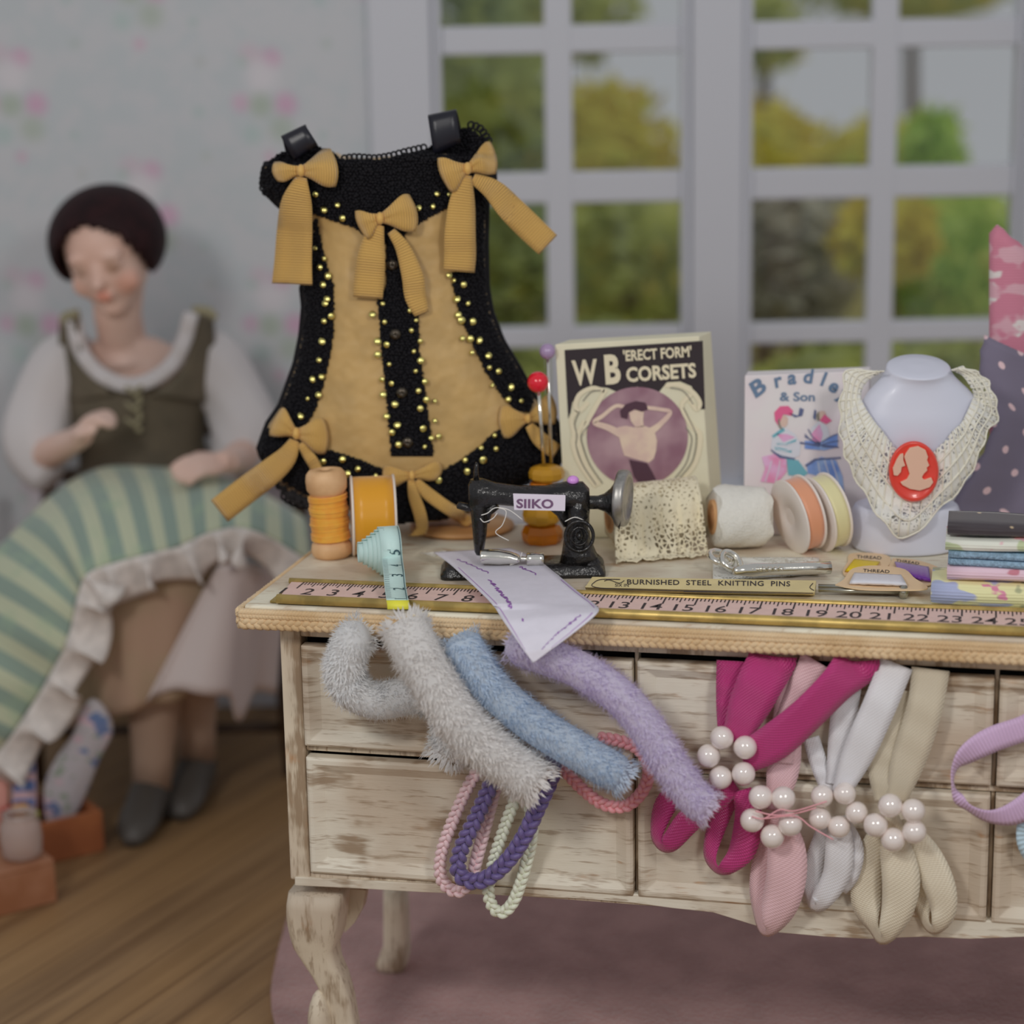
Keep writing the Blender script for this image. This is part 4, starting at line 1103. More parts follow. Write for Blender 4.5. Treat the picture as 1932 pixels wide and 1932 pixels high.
blot('printed_line', 'ink_slate', ['570,690 800,715 800,722 570,700', '600,650 690,700 690,706 600,660', '600,830 660,790 820,780 820,790 670,800 610,840', '390,740 460,780 540,790 540,796 450,788'], .0022)

# ---- rolls of lace
def lroll(name, label, a, b, r0, r1, pad, net, seed, hang=None):
    rnd = random.Random(seed); d = (b - a); L = d.length; ax = d.normalized(); x = ax.orthogonal().normalized(); y = ax.cross(x)
    t = thing(name, label, 'lace roll', V(((a + b) / 2).to_tuple()[:2] + (HT,)), 'rolls of lace')
    for nm, k, mt in (('wound_lace', .965, pad), ('outer_lace', 1.0, net)):
        R = []
        for i in range(23):
            f_ = i / 22; r = (r0 + (r1 - r0) * f_) * k * (1 - .10 * (abs(2 * f_ - 1) ** 6))
            R.append([a + ax * (L * f_ + (.004 * sin(5 * an) if i in (0, 22) else 0)) + (x * cos(an) + y * sin(an)) * (r * (1 + .025 * sin(3 * an + f_ * 6 + seed) + .012 * sin(9 * an + f_ * 14) + rnd.uniform(-.008, .008))) for an in [2 * pi * j / 36 for j in range(36)]])
        ob(nm, MB().rings(R, True, nm == 'wound_lace'), M[mt], t)
    for e, s in ((a, -1), (b, 1)):
        pass
    m = MB().lathe(a - ax * .004, ax, [(r0 * .55, 0), (r0 * .55, L + .008), (r0 * .42, L + .008), (r0 * .42, 0)], 20)
    ob('card_core', m, M['tan_card'], t)
    return t
pc = tp(1250, 1066); z = pxm(pc) 
a = tp(1156, 1052) + EZ * (58 * z + .004) + V((0, .05, 0)); b = tp(1312, 1046) + EZ * (64 * z + .005) + V((0, .07, 0))
t1 = lroll('lace_roll', 'roll of cream net lace beside the sewing machine, its end trailing forward', a, b, 52 * z, 62 * z, 'cream_pad', 'cream_lace', 2)
rr = []
axl = (b - a).normalized(); dn_ = V((0, -1, 0)); rl = 58 * z
for i in range(23):
    t = i / 22; row = []
    for j in range(29):
        k = j / 28; c0 = a.lerp(b, .02 + k * (1.02 + .12 * t))
        an = pi * .62 - pi * .62 * min(1, t / .55)
        if t < .55: p = c0 + dn_ * (cos(an) * (rl + .004)) + EZ * (sin(an) * (rl + .004))
        else:
            q = (t - .55) / .45; p = c0 + dn_ * (rl + .004 + .05 * q ** 1.2) ; p.z = c0.z + (HT + .004 - c0.z) * min(1, q * 1.5)
        am = min(1, t * 1.6)
        p = p + dn_ * (am * (.004 * sin(k * 31 + t * 2) + .003 * sin(k * 57 + 1))) + EZ * (am * .002 * sin(k * 40 + t * 9))
        p.z = max(p.z, HT + .003 + .003 * abs(sin(k * 31))); row.append(p)
    rr.append(row)
ob('trailing_end', MB().sheet(rr, .0016), M['cream_lace_net'], t1)
a2 = tp(1352, 1050) + EZ * (60 * z + .004) + V((0, .045, 0)); b2 = tp(1450, 1044) + EZ * (58 * z + .004) + V((0, .042, 0))
t2 = lroll('lace_roll', 'roll of white cotton lace lying in front of the ribbon reels', a2, b2, 62 * z, 58 * z, 'white_pad', 'white_pad', 5)
m = MB(); rr = []
for i in range(11):
    t = i / 10; row = []
    for j in range(15):
        k = j / 14; x = 1345 + 200 * k; y = 1040 + 52 * t
        p = tp(x, 1052 + 44 * t * (1 - .3 * k), .002 + .0016 * (1 - t) + .0010 * sin(k * 23 + t * 4)); row.append(p)
    rr.append(row)
ob('trailing_end', MB().sheet(rr, .0012), M['white_lace'], t2)

# ---- two slim reels
axr = V((.93, .34, .20)).normalized()
for (cx, cy, w, mt, lab, dy) in ((1507, 970, 36, 'peach_satin', 'slim reel of peach satin ribbon leaning beside the white lace', 0), (1556, 966, 34, 'pale_yellow_satin', 'slim reel of pale yellow satin ribbon next to the white bust', .012)):
    p0 = tp(cx + 12, 1044); Yr = p0.y + .012 + dy; c = onY(cx, cy, Yr); z = pxm(c)
    r = min(75 * z, (c.z - HT - .001) / .985)
    reel('ribbon_reel', lab, 'ribbon reel', c, axr, r, w * z, 0, M['pearl_white_flange'], M[mt], 'slim reels behind the white lace', ri=.93)

# ---- white bust with lace collar and cameo
pb = tp(1708, 1054); YS = pb.y + .075; z = pxm(onY(1720, 900, YS))
bu = thing('display_bust', 'white jewellery bust on a round base, wearing cream lace', 'bust', V((pb.x, YS, HT)))
prof = [(1055, 1708, 99, .82), (1048, 1708, 101, .82), (985, 1708, 101, .82), (974, 1709, 96, .82), (972, 1712, 72, .7), (955, 1716, 78, .6), (930, 1722, 95, .5), (900, 1728, 108, .46), (870, 1731, 118, .44), (840, 1733, 123, .44), (810, 1734, 121, .44), (785, 1734, 110, .45), (762, 1733, 94, .5), (746, 1732, 78, .6), (732, 1732, 65, .75), (718, 1732, 59, .92)]
zb0 = onY(1708, 1055, YS).z
def bring(y, cx, hw, k, n=40):
    c = onY(cx, y, YS); c.z = HT + .0006 + (c.z - zb0) * 1.0
    return [c + V((hw * z * cos(2 * pi * i / n), hw * z * k * sin(2 * pi * i / n), 0)) for i in range(n)]
ob('bust_base', MB().rings([bring(*q) for q in prof[:4]]), M['bust_white'], bu, bevel=.003)
R = [bring(*q) for q in cr(prof[4:], 36)]
for i in range(36):
    if i > 24:
        k_ = ((i - 24) / 11) ** 1.3
        for j in range(40): R[i][j] = R[i][j] + EZ * (.013 * k_ * sin(2 * pi * j / 40))
topc = sum(R[-1], V((0, 0, 0))) / 40
nt = [p + (topc - p) * .06 + EZ * .002 for p in R[-1]]; nt2 = [p.lerp(topc + EZ * .004, .45) for p in R[-1]]; nt3 = [p.lerp(topc + EZ * .005, .85) for p in R[-1]]
ob('bust_form', MB().rings(R + [nt, nt2, nt3]), M['bust_white'], bu)
def BS(px, py, off=0.0):
    y = max(706, min(972, py)); cx = lin(sorted((q[0], q[1]) for q in prof[4:]), y); hw = lin(sorted((q[0], q[2]) for q in prof[4:]), y); k = lin(sorted((q[0], q[3]) for q in prof[4:]), y)
    s = max(-1, min(1, (px - cx) / (hw * 1.25)))
    Yf = YS - hw * z * k * sqrt(1 - s * s)
    if py > 950: Yf = min(Yf, YS - (101 * z * .82 + .004) * sqrt(max(0.0, 1 - ((px - 1708) / 103) ** 2)) * min(1, (py - 950) / 18))
    return onY(px, py, Yf - off)
lc = thing('lace_collar', 'cream crocheted lace collar draped round the white bust', 'collar', BS(1720, 960, .006))
OUT = cr([(1640, 700), (1600, 697), (1588, 740), (1584, 794), (1590, 840), (1603, 880), (1632, 932), (1667, 985), (1711, 1015), (1767, 965), (1816, 915), (1842, 868), (1860, 820), (1882, 785), (1874, 745), (1860, 716), (1838, 700), (1812, 692)], 90)
INN = cr([(1668, 700), (1636, 720), (1624, 745), (1632, 768), (1643, 785), (1652, 798), (1664, 812), (1684, 838), (1724, 880), (1778, 836), (1798, 812), (1812, 800), (1822, 782), (1832, 760), (1836, 742), (1826, 722), (1812, 706), (1795, 698)], 90)
rr = []
for i, (o, n_) in enumerate(zip(OUT, INN)):
    row = []
    for j in range(9):
        k = j / 8; x, y = n_[0] + (o[0] - n_[0]) * k, n_[1] + (o[1] - n_[1]) * k
        if j == 8: dx, dy = o[0] - n_[0], o[1] - n_[1]; l = math.hypot(dx, dy); g = 3.5 * sin(i * 1.15); x += dx / l * g; y += dy / l * g
        row.append(BS(x, y, .011 + .0025 * sin(i * .5 + k * 3) + .012 * k * (1 - k)))
    rr.append(row)
ob('collar_net', MB().sheet(rr, .0022), M['collar_lace'], lc)
m = MB()
for k in (.25, .55, .8, 1.0):
    P = []
    for i, r_ in enumerate(rr): P.append(r_[min(8, round(k * 8))] + V((0, -.0022, 0)))
    m.tube(P, 2.0 * z, 5)
for r_ in rr[::2]: m.tube([p + V((0, -.002, 0)) for p in r_], 1.5 * z, 5)
ob('collar_cord', m, plain('collar_thread', (204, 201, 188), .9), lc)
cm = thing('cameo_brooch', 'oval coral red cameo brooch pinned on the lace collar', 'brooch', BS(1724, 945, .01))
def CM(x, y, o=0.0): return onY(x, y, BS(1724, 890).y - .016 - o)
R = []
for s_, o in ((1.0, -.004), (1.03, .002), (1.0, .007), (.93, .009), (.86, .006), (.5, .007), (.12, .0075)):
    R.append([CM(x, y, o) for x, y in ellpts(1724, 889.5, 46 * s_, 56 * s_, 48)])
ob('brooch_oval', MB().rings(R), M['coral'], cm)
for nm, ol in (('cameo_profile', '1205,780 1215,760 1240,725 1290,715 1335,738 1350,780 1344,800 1358,832 1342,845 1346,862 1325,882 1312,905 1328,920 1370,905 1382,935 1360,965 1300,985 1240,975 1195,952 1182,935 1222,915 1238,885 1226,845'),
               ('cameo_hair', '1160,795 1180,765 1200,758 1200,800 1212,835 1190,842 1185,872 1165,895 1142,892 1136,850')):
    ob(nm, MB().prism([CM(x, y, .012) for x, y in z4(ol)], V((0, .006, 0))), M['cameo_skin'], cm, smooth=False, bevel=.001)

# ---- silver scissors
sc = thing('scissors', 'silver embroidery scissors lying closed in front of the white lace', 'scissors', tp(1450, 1078))
h0 = .019
for k, (x, y, r, rx) in enumerate(((1360, 1068, 23, .85), (1379, 1072, 21, .8))):
    c = tp(x, y + 12, 0); zz = pxm(c); c = c + EZ * (r * zz + .004)
    ax = V((.35, -.25 + k * .1, .9)).normalized() if k == 0 else V((.5, -.5, .7)).normalized()
    m = MB(); x_ = ax.orthogonal().normalized(); y_ = ax.cross(x_)
    m.tube([c + x_ * (cos(a) * r * zz) + y_ * (sin(a) * r * zz) for a in [2 * pi * i / 24 for i in range(25)]], 6.0 * zz, 10, False)
    o = ob('finger_ring', m, M['steel'], sc)
m = MB(); P = [tp(1385, 1078, .021), tp(1402, 1076, .020), tp(1420, 1075, .019), tp(1448, 1074, .018), tp(1490, 1073, .017), tp(1530, 1072, .016), tp(1566, 1071, .015)]
zz = pxm(P[0]); m.tube(P, [7 * zz, 11 * zz, 14 * zz, 12 * zz, 12 * zz, 12.5 * zz, 13 * zz], 12)
for i in range(7): m.ell(tp(1408 + i * 11, 1073, .022), V((5 * zz, 0, 0)), V((0, 8 * zz, 0)), V((0, 0, 5 * zz)), 8, 6)
m.tube([tp(1400, 1069, .024), tp(1440, 1068, .021), tp(1500, 1068, .019), tp(1560, 1067, .018)], 3.0 * zz, 6)
ob('blade', m, M['steel'], sc)

# ---- knitting needles in their packet
pk = thing('needle_packet', 'long flat cream packet with printed words, knitting needles sticking out of it', 'packet', tp(1320, 1115))
def PK(x, y, h=.0125): return tp(x, y, h)
top_ = [PK(1117, 1088), PK(1540, 1095), PK(1537, 1118), PK(1103, 1108)]
bot_ = [p + EZ * -.0118 for p in top_]; bot_[2] = tp(1537, 1124, .0006); bot_[3] = tp(1106, 1116, .0006)
m = MB().hexa(top_, bot_)
ob('paper_sleeve', m, M['packet'], pk, smooth=False, bevel=.001)
m = MB(); fP = lambda x, y: PK(x, y, .0131)
tline(m, 'BURNISHED  STEEL  KNITTING  PINS', 1182, 1102, 9.5, fP, .012, bold=.01, sx=1.36, spacing=1.08)
tline(m, 'SIX IN', 1160, 1106.5, 6, fP, .012, sx=1.2)
stroke(m, [(1170, 1093), (1135, 1093), (1122, 1098), (1118, 1106), (1150, 1110.5), (1250, 1114), (1400, 1116.5), (1534, 1119.5)], 1.3, fP, 40)
stroke(m, [(1140, 1096), (1150, 1094), (1168, 1100), (1178, 1095)], 1.2, fP); stroke(m, [(1290, 1116), (1400, 1118.6), (1530, 1121)], 1.5, lambda x, y: PK(x, min(y, 1119.8), .0131), 20)
stroke(m, [(1534, 1100), (1528, 1108), (1536, 1114)], 1.4, fP)
ob('printed_words', m, M['ink'], pk, smooth=False)
for (x0, y0, x1, y1, hx, hy, lab, h) in ((1500, 1106, 1690, 1110, 8, 13, 'rear steel knitting needle sticking out of the cream packet', .011), (1500, 1113, 1702, 1117, 10, 17, 'front steel knitting needle with a larger knob, out of the packet', .0085)):
    a_, b_ = tp(x0 + 44, y0, h), tp(x1, y1, h); zz = pxm(a_); t = thing('knitting_needle', lab, 'knitting needle', V((b_.x, b_.y, HT)), 'knitting needles in the packet')
    ob('shaft', MB().tube([a_, b_], 4.6 * zz, 10), M['needle_steel'], t)
    d = (b_ - a_).normalized()
    ob('knob', MB().lathe(b_ - d * .001, d, [(5 * zz, -.004), (hy * .7 * zz, -.002), (hy * .85 * zz, .002), (hy * .7 * zz, hx * zz), (2 * zz, hx * 1.4 * zz)], 16), M['needle_steel'], t)

# ---- cards of thread
def tcard(label, outline, wind, mat, h, words=None):
    P = [tp(x, y, h) for x, y in cr(outline + outline[:1], 40)[:-1]]; c = sum(P, V((0, 0, 0))) / len(P)
    t = thing('thread_card', label, 'thread card', V((c.x, c.y, HT)), 'cards of embroidery thread')
    ob('card', MB().prism([p + EZ * .001 for p in P], EZ * -.0018), M['card_tan'], t, smooth=False)
    (x0, y0), (x1, y1), (x2, y2), (x3, y3) = wind; rr = []
    for i in range(13):
        k = i / 12; row = []
        for j in range(11):
            q = j / 10; x = (x0 + (x1 - x0) * k) * (1 - q) + (x3 + (x2 - x3) * k) * q; y = (y0 + (y1 - y0) * k) * (1 - q) + (y3 + (y2 - y3) * k) * q
            row.append(tp(x, y, h + .0018 + .008 * sin(pi * q) ** .6 * (.75 + .25 * sin(pi * k)) + .0006 * sin(i * 2.6)))
        rr.append(row)
    ob('thread_winding', MB().sheet(rr, .0016), M[mat], t)
    if words:
        m = MB()
        for (w, x, y, hh, a, s) in words: tline(m, w, x, y, hh, lambda x_, y_: tp(x_, y_, h + .0016), a, sx=s)
        ob('printed_words', m, M['ink'], t, smooth=False)
tcard('tan card wound with yellow thread at the foot of the white bust', [(1600, 1060), (1604, 1046), (1640, 1044), (1676, 1050), (1678, 1066), (1650, 1084), (1604, 1088), (1590, 1080)], [(1612, 1055), (1660, 1060), (1640, 1084), (1594, 1078)], 'yellow_thread', .002, [('THREAD', 1616, 1052.5, 6, .06, 1.5)])
tcard('tan card wound with purple thread beside the yellow one', [(1684, 1054), (1720, 1056), (1758, 1066), (1772, 1076), (1766, 1098), (1740, 1106), (1700, 1098), (1676, 1080)], [(1688, 1060), (1752, 1070), (1756, 1098), (1698, 1088)], 'purple_thread', .0022, [('THREAD', 1690, 1059, 5, .14, 1.7)])
tcard('tan card wound with white thread, nearest of the three cards', [(1576, 1104), (1592, 1094), (1608, 1074), (1650, 1068), (1704, 1074), (1726, 1092), (1748, 1106), (1742, 1113), (1680, 1114), (1620, 1112)], [(1612, 1081), (1700, 1085), (1712, 1106), (1602, 1102)], 'pale_thread', .0145, [('THREAD', 1628, 1078.5, 6, .05, 1.6)])

# ---- folded fabrics, a stack at the right end
pf = tp(1762, 1147); vf = (pf - OT).dot(EY)
def hf(px, py): p = hit(px, py, loc(0, vf), EY); return (p - OT).dot(EX), p.z
def folded(label, px0, yt, yb, mat, openf=False, dep=.085, dv=0.0, wob=1.0, zlim=None):
    u0, z1 = hf(px0, yt); _, z0 = hf(px0, yb)
    if zlim is not None: z0 = zlim + .0008
    h = z1 - z0; tk = h * .44; r = (h - tk) / 2; zc = (z0 + z1) / 2
    prof_ = [(dep, zc + r)] + [(.03 + (dep - .03) * (1 - i / 5), zc + r) for i in range(1, 6)]
    prof_ += [(.03 * .6 - r * 1.3 * sin(a) * 1.0, zc + r * cos(a)) for a in [pi * i / 8 for i in range(1, 8)]] + [(.03 + (dep - .03) * i / 5, zc - r) for i in range(6)]
    if openf: prof_ = [(dep - v_ + .004, q) for v_, q in prof_]
    off = min(p[0] for p in prof_); rows_ = []
    us = [u0 + i * .035 for i in range(14)]
    for i, u in enumerate(us):
        rows_.append([loc(u, vf + dv + (v_ - off) + tk / 2 + .0022 * sin(u * 31 + k * .4) * wob, 0) + EZ * (q - HT + .0012 * sin(u * 23 + px0)) for k, (v_, q) in enumerate(prof_)])
    m = MB().sheet(rows_, tk)
    c = loc(u0 + .2, vf + .1, z0 - HT)
    t = thing('folded_fabric', label, 'fabric', c, 'folded fabrics in the right-hand stack')
    ob('folded_cloth', m, M[mat], t)
    return t, z1, u0
t, zt, _ = folded('yellow cotton with blue flowers, folded at the bottom of the fabric stack', 1757, 1100, 1147, 'fab_yellow', zlim=HT)
t, zt, _ = folded('pink rose-patterned cotton folded second from the bottom of the stack', 1787, 1072, 1098, 'fab_pink', zlim=zt + .0014, dv=.006)
t, zt, u0 = folded('blue knitted fabric folded open-edged in the middle of the stack', 1789, 1044, 1069, 'fab_blue', True, zlim=zt + .0014, dv=.004)
t, zt, _ = folded('white floral cotton folded second from the top of the stack', 1784, 1017, 1041, 'fab_white', zlim=zt + .0014, dv=.006)
t, zt, _ = folded('black cotton with tan spots folded on top of the fabric stack', 1788, 990, 1012, 'fab_black', zlim=zt + .0014, dv=.008, wob=2.2)

# ---- cloths standing at the right end
Yd = tp(1850, 1004).y + .02
dc = thing('draped_fabric', 'grey cotton with pink dots standing behind the folded stack', 'fabric', V((onY(1880, 900, Yd).x, Yd, HT)), 'upright fabrics at the right end')
LE = [(632, 1858), (660, 1852), (698, 1847), (712, 1852), (730, 1864), (788, 1878), (843, 1860), (900, 1830), (945, 1798), (958, 1795), (990, 1826), (1020, 1832)]
rr = []
for i in range(27):
    k = i / 26; row = []
    for j in range(15):
        q = j / 14; xr = 2020; yt_ = 632 + 34 * ((1858 + (xr - 1858) * q) - 1858) / 75
        y = yt_ + (1016 - yt_) * k; xl = lin(LE, y) + (2.5 * sin(i * 2.2)); x = xl + (xr - xl) * q
        p = onY(x, y, Yd - .03 * k - .012 * sin(q * 7 + k * 2)); p.z = max(p.z, HT + .001); row.append(p)
    rr.append(row)
ob('cloth', MB().sheet(rr, .006), M['fab_dots'], dc)
Yd2 = Yd + .055
pcx = thing('upright_fabric', 'rose and white floral fabric rising behind the dotted grey cloth', 'fabric', V((onY(1900, 900, Yd2).x, Yd2, HT)), 'upright fabrics at the right end')
rr = []
for i in range(21):
    k = i / 20; row = []
    for j in range(11):
        q = j / 10; x = 1868 + 130 * q; yt_ = lin([(1868, 440), (1874, 424), (1890, 424), (1900, 446), (1915, 450), (1932, 470), (2000, 500)], x)
        y = yt_ + (1006 - yt_) * k; p = onY(x, y, Yd2 - .012 * sin(q * 5)); p.z = max(p.z, HT + .001); row.append(p)
    rr.append(row)
ob('cloth', MB().sheet(rr, .010), M['fab_rose'], pcx)

# ---- paper under the needle, hanging over the edge
LFT = [(818, 1042), (846, 1062), (873, 1086), (905, 1116), (931, 1143), (950, 1172), (972, 1204), (990, 1230), (1005, 1249)]
RGT = [(962, 1034), (1008, 1052), (1046, 1080), (1090, 1116), (1125, 1143), (1126, 1158), (1086, 1192), (1046, 1222), (1008, 1250)]
def PP(i, x, y):
    if i <= 2.001: return tp(x, y, lin([(0, .0178), (1, .0177), (2, .0182)], i))
    if i <= 4.001: return tp(x, y, lin([(2, .0195), (3, .021), (4, .020)], i))
    return fr(x, y, lin([(4, .046), (5, .090), (6, .118), (7, .134), (8, .138)], i))
LL, RR_ = cr([(float(i),) + p for i, p in enumerate(LFT)], 49), cr([(float(i),) + p for i, p in enumerate(RGT)], 49)
rr = []
for (i, x0, y0), (_, x1, y1) in zip(LL, RR_):
    rr.append([PP(i, x0 + (x1 - x0) * j / 12, y0 + (y1 - y0) * j / 12 + (1.5 * sin(j * .5) if 4 < i else 0)) for j in range(13)])
pa = thing('fabric_paper', 'white paper slip with lilac writing hanging over the counter edge', 'paper slip', tp(1000, 1120))
ob('sheet', MB().sheet(rr, .001), M['paper'], pa)
def onP(s, t, lift=.0011):
    """s across 0..1, t down the slip 0..1"""
    a, b_ = t * 48, s * 12; i, j = min(int(a), 47), min(int(b_), 11); fa, fb = a - i, b_ - j
    p = (rr[i][j] * (1 - fa) + rr[i + 1][j] * fa) * (1 - fb) + (rr[i][j + 1] * (1 - fa) + rr[i + 1][j + 1] * fa) * fb
    n = (rr[i + 1][j] - rr[i][j]).cross(rr[i][j + 1] - rr[i][j])
    n = n.normalized() if n.length > 1e-12 else V((0, -1, .3))
    if n.dot(CAM - p) < 0: n = -n
    return p + n * lift
m = MB()
def pst(pts, w, n=40): stroke(m, pts, w, lambda x, y: onP(max(0, min(1, x / 100)), max(0, min(1, y / 100))), n)
pst([(4, 18), (4, 50), (5, 86)], 1.2); pst([(97, 30), (96, 54)], 1.2); pst([(95, 62), (92, 88)], 2.0)
ob('border_line', m, M['lilac_ink'], pa, smooth=False)
m = MB(); rnd = random.Random(4)
for (x0, y0, x1, y1, nn, am) in ((22, 30, 16, 52, 34, 2.2), (60, 88, 84, 64, 30, 2.4), (14, 10, 30, 24, 12, 1.6), (70, 20, 78, 26, 8, 1.6)):
    pst([(x0 + (x1 - x0) * i / nn + am * (1 if i % 2 else -1) * rnd.uniform(.4, 1.3), y0 + (y1 - y0) * i / nn + .4 * am * rnd.uniform(-1, 1)) for i in range(nn + 1)], .7, nn * 4)
pst([(20, 62), (21.5, 63)], 2.4, 6)
ob('handwriting', m, M['purple_ink'], pa, smooth=False)
m = MB()
for k in range(6): m.tube([rr[0][2] + V((0, 0, .001)), rr[0][1] + V((-.008 - .004 * k, .004 * (k - 3), -.004)), tp(806 - 3 * k, 1040 + 2 * (k % 3), .004)], .0005, 4)
ob('frayed_thread', m, M['white_thread'], pa)
# ================================================================== HANGING FROM THE DRAWERS
def chenille(label, pts, r, mat, dens=17000, seed=1, taper=None):
    """pts = (x, y, off) of the photo's frame on the drawer plane"""
    P = [V(fr(x, y, o)) for x, y, o in cr(pts, 60)]; L = [0.0]
    for a, b in zip(P, P[1:]): L.append(L[-1] + (b - a).length)
    rnd = random.Random(seed); R_ = r * pxm(P[0])
    t = thing('chenille_stem', label, 'chenille stem', P[-1], 'fluffy chenille stems over the left drawers')
    m = MB().tube(P, [R_ * .86 * min(1, .45 + i * .12, .45 + (59 - i) * .12) for i in range(60)], 12)
    n = int(dens * L[-1])
    for i in range(n):
        d = rnd.uniform(0, L[-1]); k = 0
        k = min(58, int(d / L[-1] * 59))
        while k < 58 and L[k + 1] < d: k += 1
        while k > 0 and L[k] > d: k -= 1
        f = (d - L[k]) / max(1e-9, L[k + 1] - L[k]); p = P[k].lerp(P[k + 1], f); tg = (P[k + 1] - P[k]).normalized()
        x = (EY - tg * EY.dot(tg)).normalized(); y = tg.cross(x); a = rnd.uniform(0, 2 * pi)
        nr = x * cos(a) + y * sin(a); lean = tg * rnd.gauss(.12, .34) + EZ * -.10 + y * rnd.gauss(0, .2)
        if d < .012: lean -= tg * .7
        if d > L[-1] - .015: lean += tg * .9
        ln = R_ * rnd.uniform(.26, .62) * (.86 + .24 * sin(d * 95 + seed) * sin(d * 41)); q0 = p + nr * R_ * .78; dr = (nr + lean).normalized()
        q1 = q0 + (nr * .8 + lean * .5).normalized() * ln * .42; q2 = q0 + dr * ln * .8; w = tg.cross(dr); w = w.normalized() * R_ * .040 if w.length > 1e-6 else tg * R_ * .03
        b = len(m.v); m.v += [q0 - w, q0 + w, q1 - w * .9, q1 + w * .9, q2]
        m.face((b, b + 1, b + 3, b + 2)); m.face((b + 2, b + 3, b + 4))
    ob('fluffy_pile', m, M[mat], t)
    return t
chenille('white chenille stem curling in a hook, leftmost on the drawers', [(690, 1190, .086), (668, 1206, .088), (652, 1245, .084), (652, 1285, .076), (680, 1312, .070), (720, 1322, .064), (765, 1314, .058), (810, 1312, .052), (845, 1345, .050), (850, 1395, .050), (836, 1432, .052)], 43, 'fuzz_white', seed=1)
chenille('thick white chenille stem running diagonally down over the drawers', [(762, 1178, .098), (778, 1215, .116), (820, 1290, .132), (870, 1365, .130), (930, 1420, .122), (980, 1455, .115), (1020, 1486, .110)], 52, 'fuzz_grey', seed=2)
chenille('pale blue chenille stem draped diagonally between white and lilac ones', [(866, 1196, .088), (884, 1235, .092), (930, 1300, .092), (1000, 1360, .094), (1070, 1405, .094), (1130, 1440, .092), (1186, 1472, .09)], 43, 'fuzz_blue', seed=3)
chenille('lilac chenille stem arching down to the magenta ribbon', [(957, 1213, .088), (1010, 1232, .086), (1090, 1262, .084), (1170, 1315, .092), (1225, 1380, .094), (1265, 1445, .096), (1310, 1505, .098), (1345, 1530, .10)], 41, 'fuzz_lilac', seed=4)

def braid(label, pts, mat, r, amp, pitch):
    P = [fr(x, y, max(o, .026)) for x, y, o in cr(pts, 80)]
    t = thing('braided_cord', label, 'cord', P[40], 'braided cord loops over the drawers'); z = pxm(P[0])
    ob('plaited_loop', plait(MB(), P, -EY, r * z, amp * z, pitch * z, n=260, depth=.6, seg=7), M[mat], t)
braid('pale pink braided cord loop, leftmost of the hanging loops', [(925, 1440, .020), (896, 1462, .024), (860, 1535, .026), (833, 1610, .026), (834, 1660, .026), (862, 1682, .022), (888, 1660, .018), (902, 1610, .016), (918, 1550, .014), (936, 1480, .014), (945, 1440, .014)], 'cord_pink', 5.4, 8, 42)
braid('pale mint braided cord loop hanging lowest of the loops', [(996, 1445, .022), (975, 1500, .020), (952, 1560, .018), (930, 1630, .020), (922, 1690, .024), (942, 1722, .026), (968, 1702, .026), (990, 1640, .026), (1004, 1570, .026), (998, 1500, .028), (1004, 1445, .03)], 'cord_mint', 5.2, 7.6, 42)
braid('deep purple braided cord loop in front of the pink and mint ones', [(946, 1440, .038), (926, 1482, .046), (896, 1548, .048), (870, 1602, .048), (864, 1640, .048), (880, 1660, .048), (912, 1660, .048), (950, 1632, .048), (985, 1585, .048), (1016, 1520, .048), (1040, 1465, .046), (1042, 1430, .04)], 'cord_purple', 6.8, 10.5, 56)
braid('rose pink braided cord ring behind the blue chenille stem', [(1040, 1425, .022), (1064, 1452, .026), (1100, 1490, .030), (1140, 1518, .030), (1182, 1520, .030), (1214, 1490, .028), (1224, 1450, .026), (1206, 1415, .024), (1170, 1398, .020), (1130, 1392, .016)], 'cord_rose', 5.2, 7.6, 40)

def rib(name, parent, pts, mat, n=36, th=.0011, cup=.002):
    """ribbon through (x, y, halfwidth, off[, lean]) on the drawer plane; lean turns the ribbon edge-on"""
    pts = [tuple(p) + ((0,) if len(p) == 4 else ()) for p in pts]; P = cr(pts, n); rr = []
    for i, (x, y, w, o, le) in enumerate(P):
        a, c = P[max(i - 1, 0)], P[min(i + 1, n - 1)]; dx, dy = c[0] - a[0], c[1] - a[1]; l = math.hypot(dx, dy) or 1; z = .00075
        row = []
        for q in (-1, -.5, 0, .5, 1):
            k = w * q * cos(le)
            row.append(fr(x - dy / l * k, y + dx / l * k, max(.0125, o + .008 + w * z * q * sin(le)) + cup * (1 - q * q) + .0008 * sin(i * .7 + q)))
        rr.append(row)
    return ob(name, MB().sheet(rr, th), M[mat], parent)
def favour(label, at, straps, loops, pearls, mat, pr, off, group='ribbon sprays with pearl rings'):
    t = thing('ribbon_spray', label, 'ribbon', fr(at[0], at[1], .02), group)
    for s in straps: rib('strap', t, s[0] if isinstance(s, tuple) else s, s[1] if isinstance(s, tuple) else mat)
    for s in loops: rib('loop', t, s, mat, 44)
    for x, y in pearls:
        c = fr(x, y, off); ob('pearl', MB().ball(c, pr * pxm(c), 24, 16), M['pearl'], t)
    return t
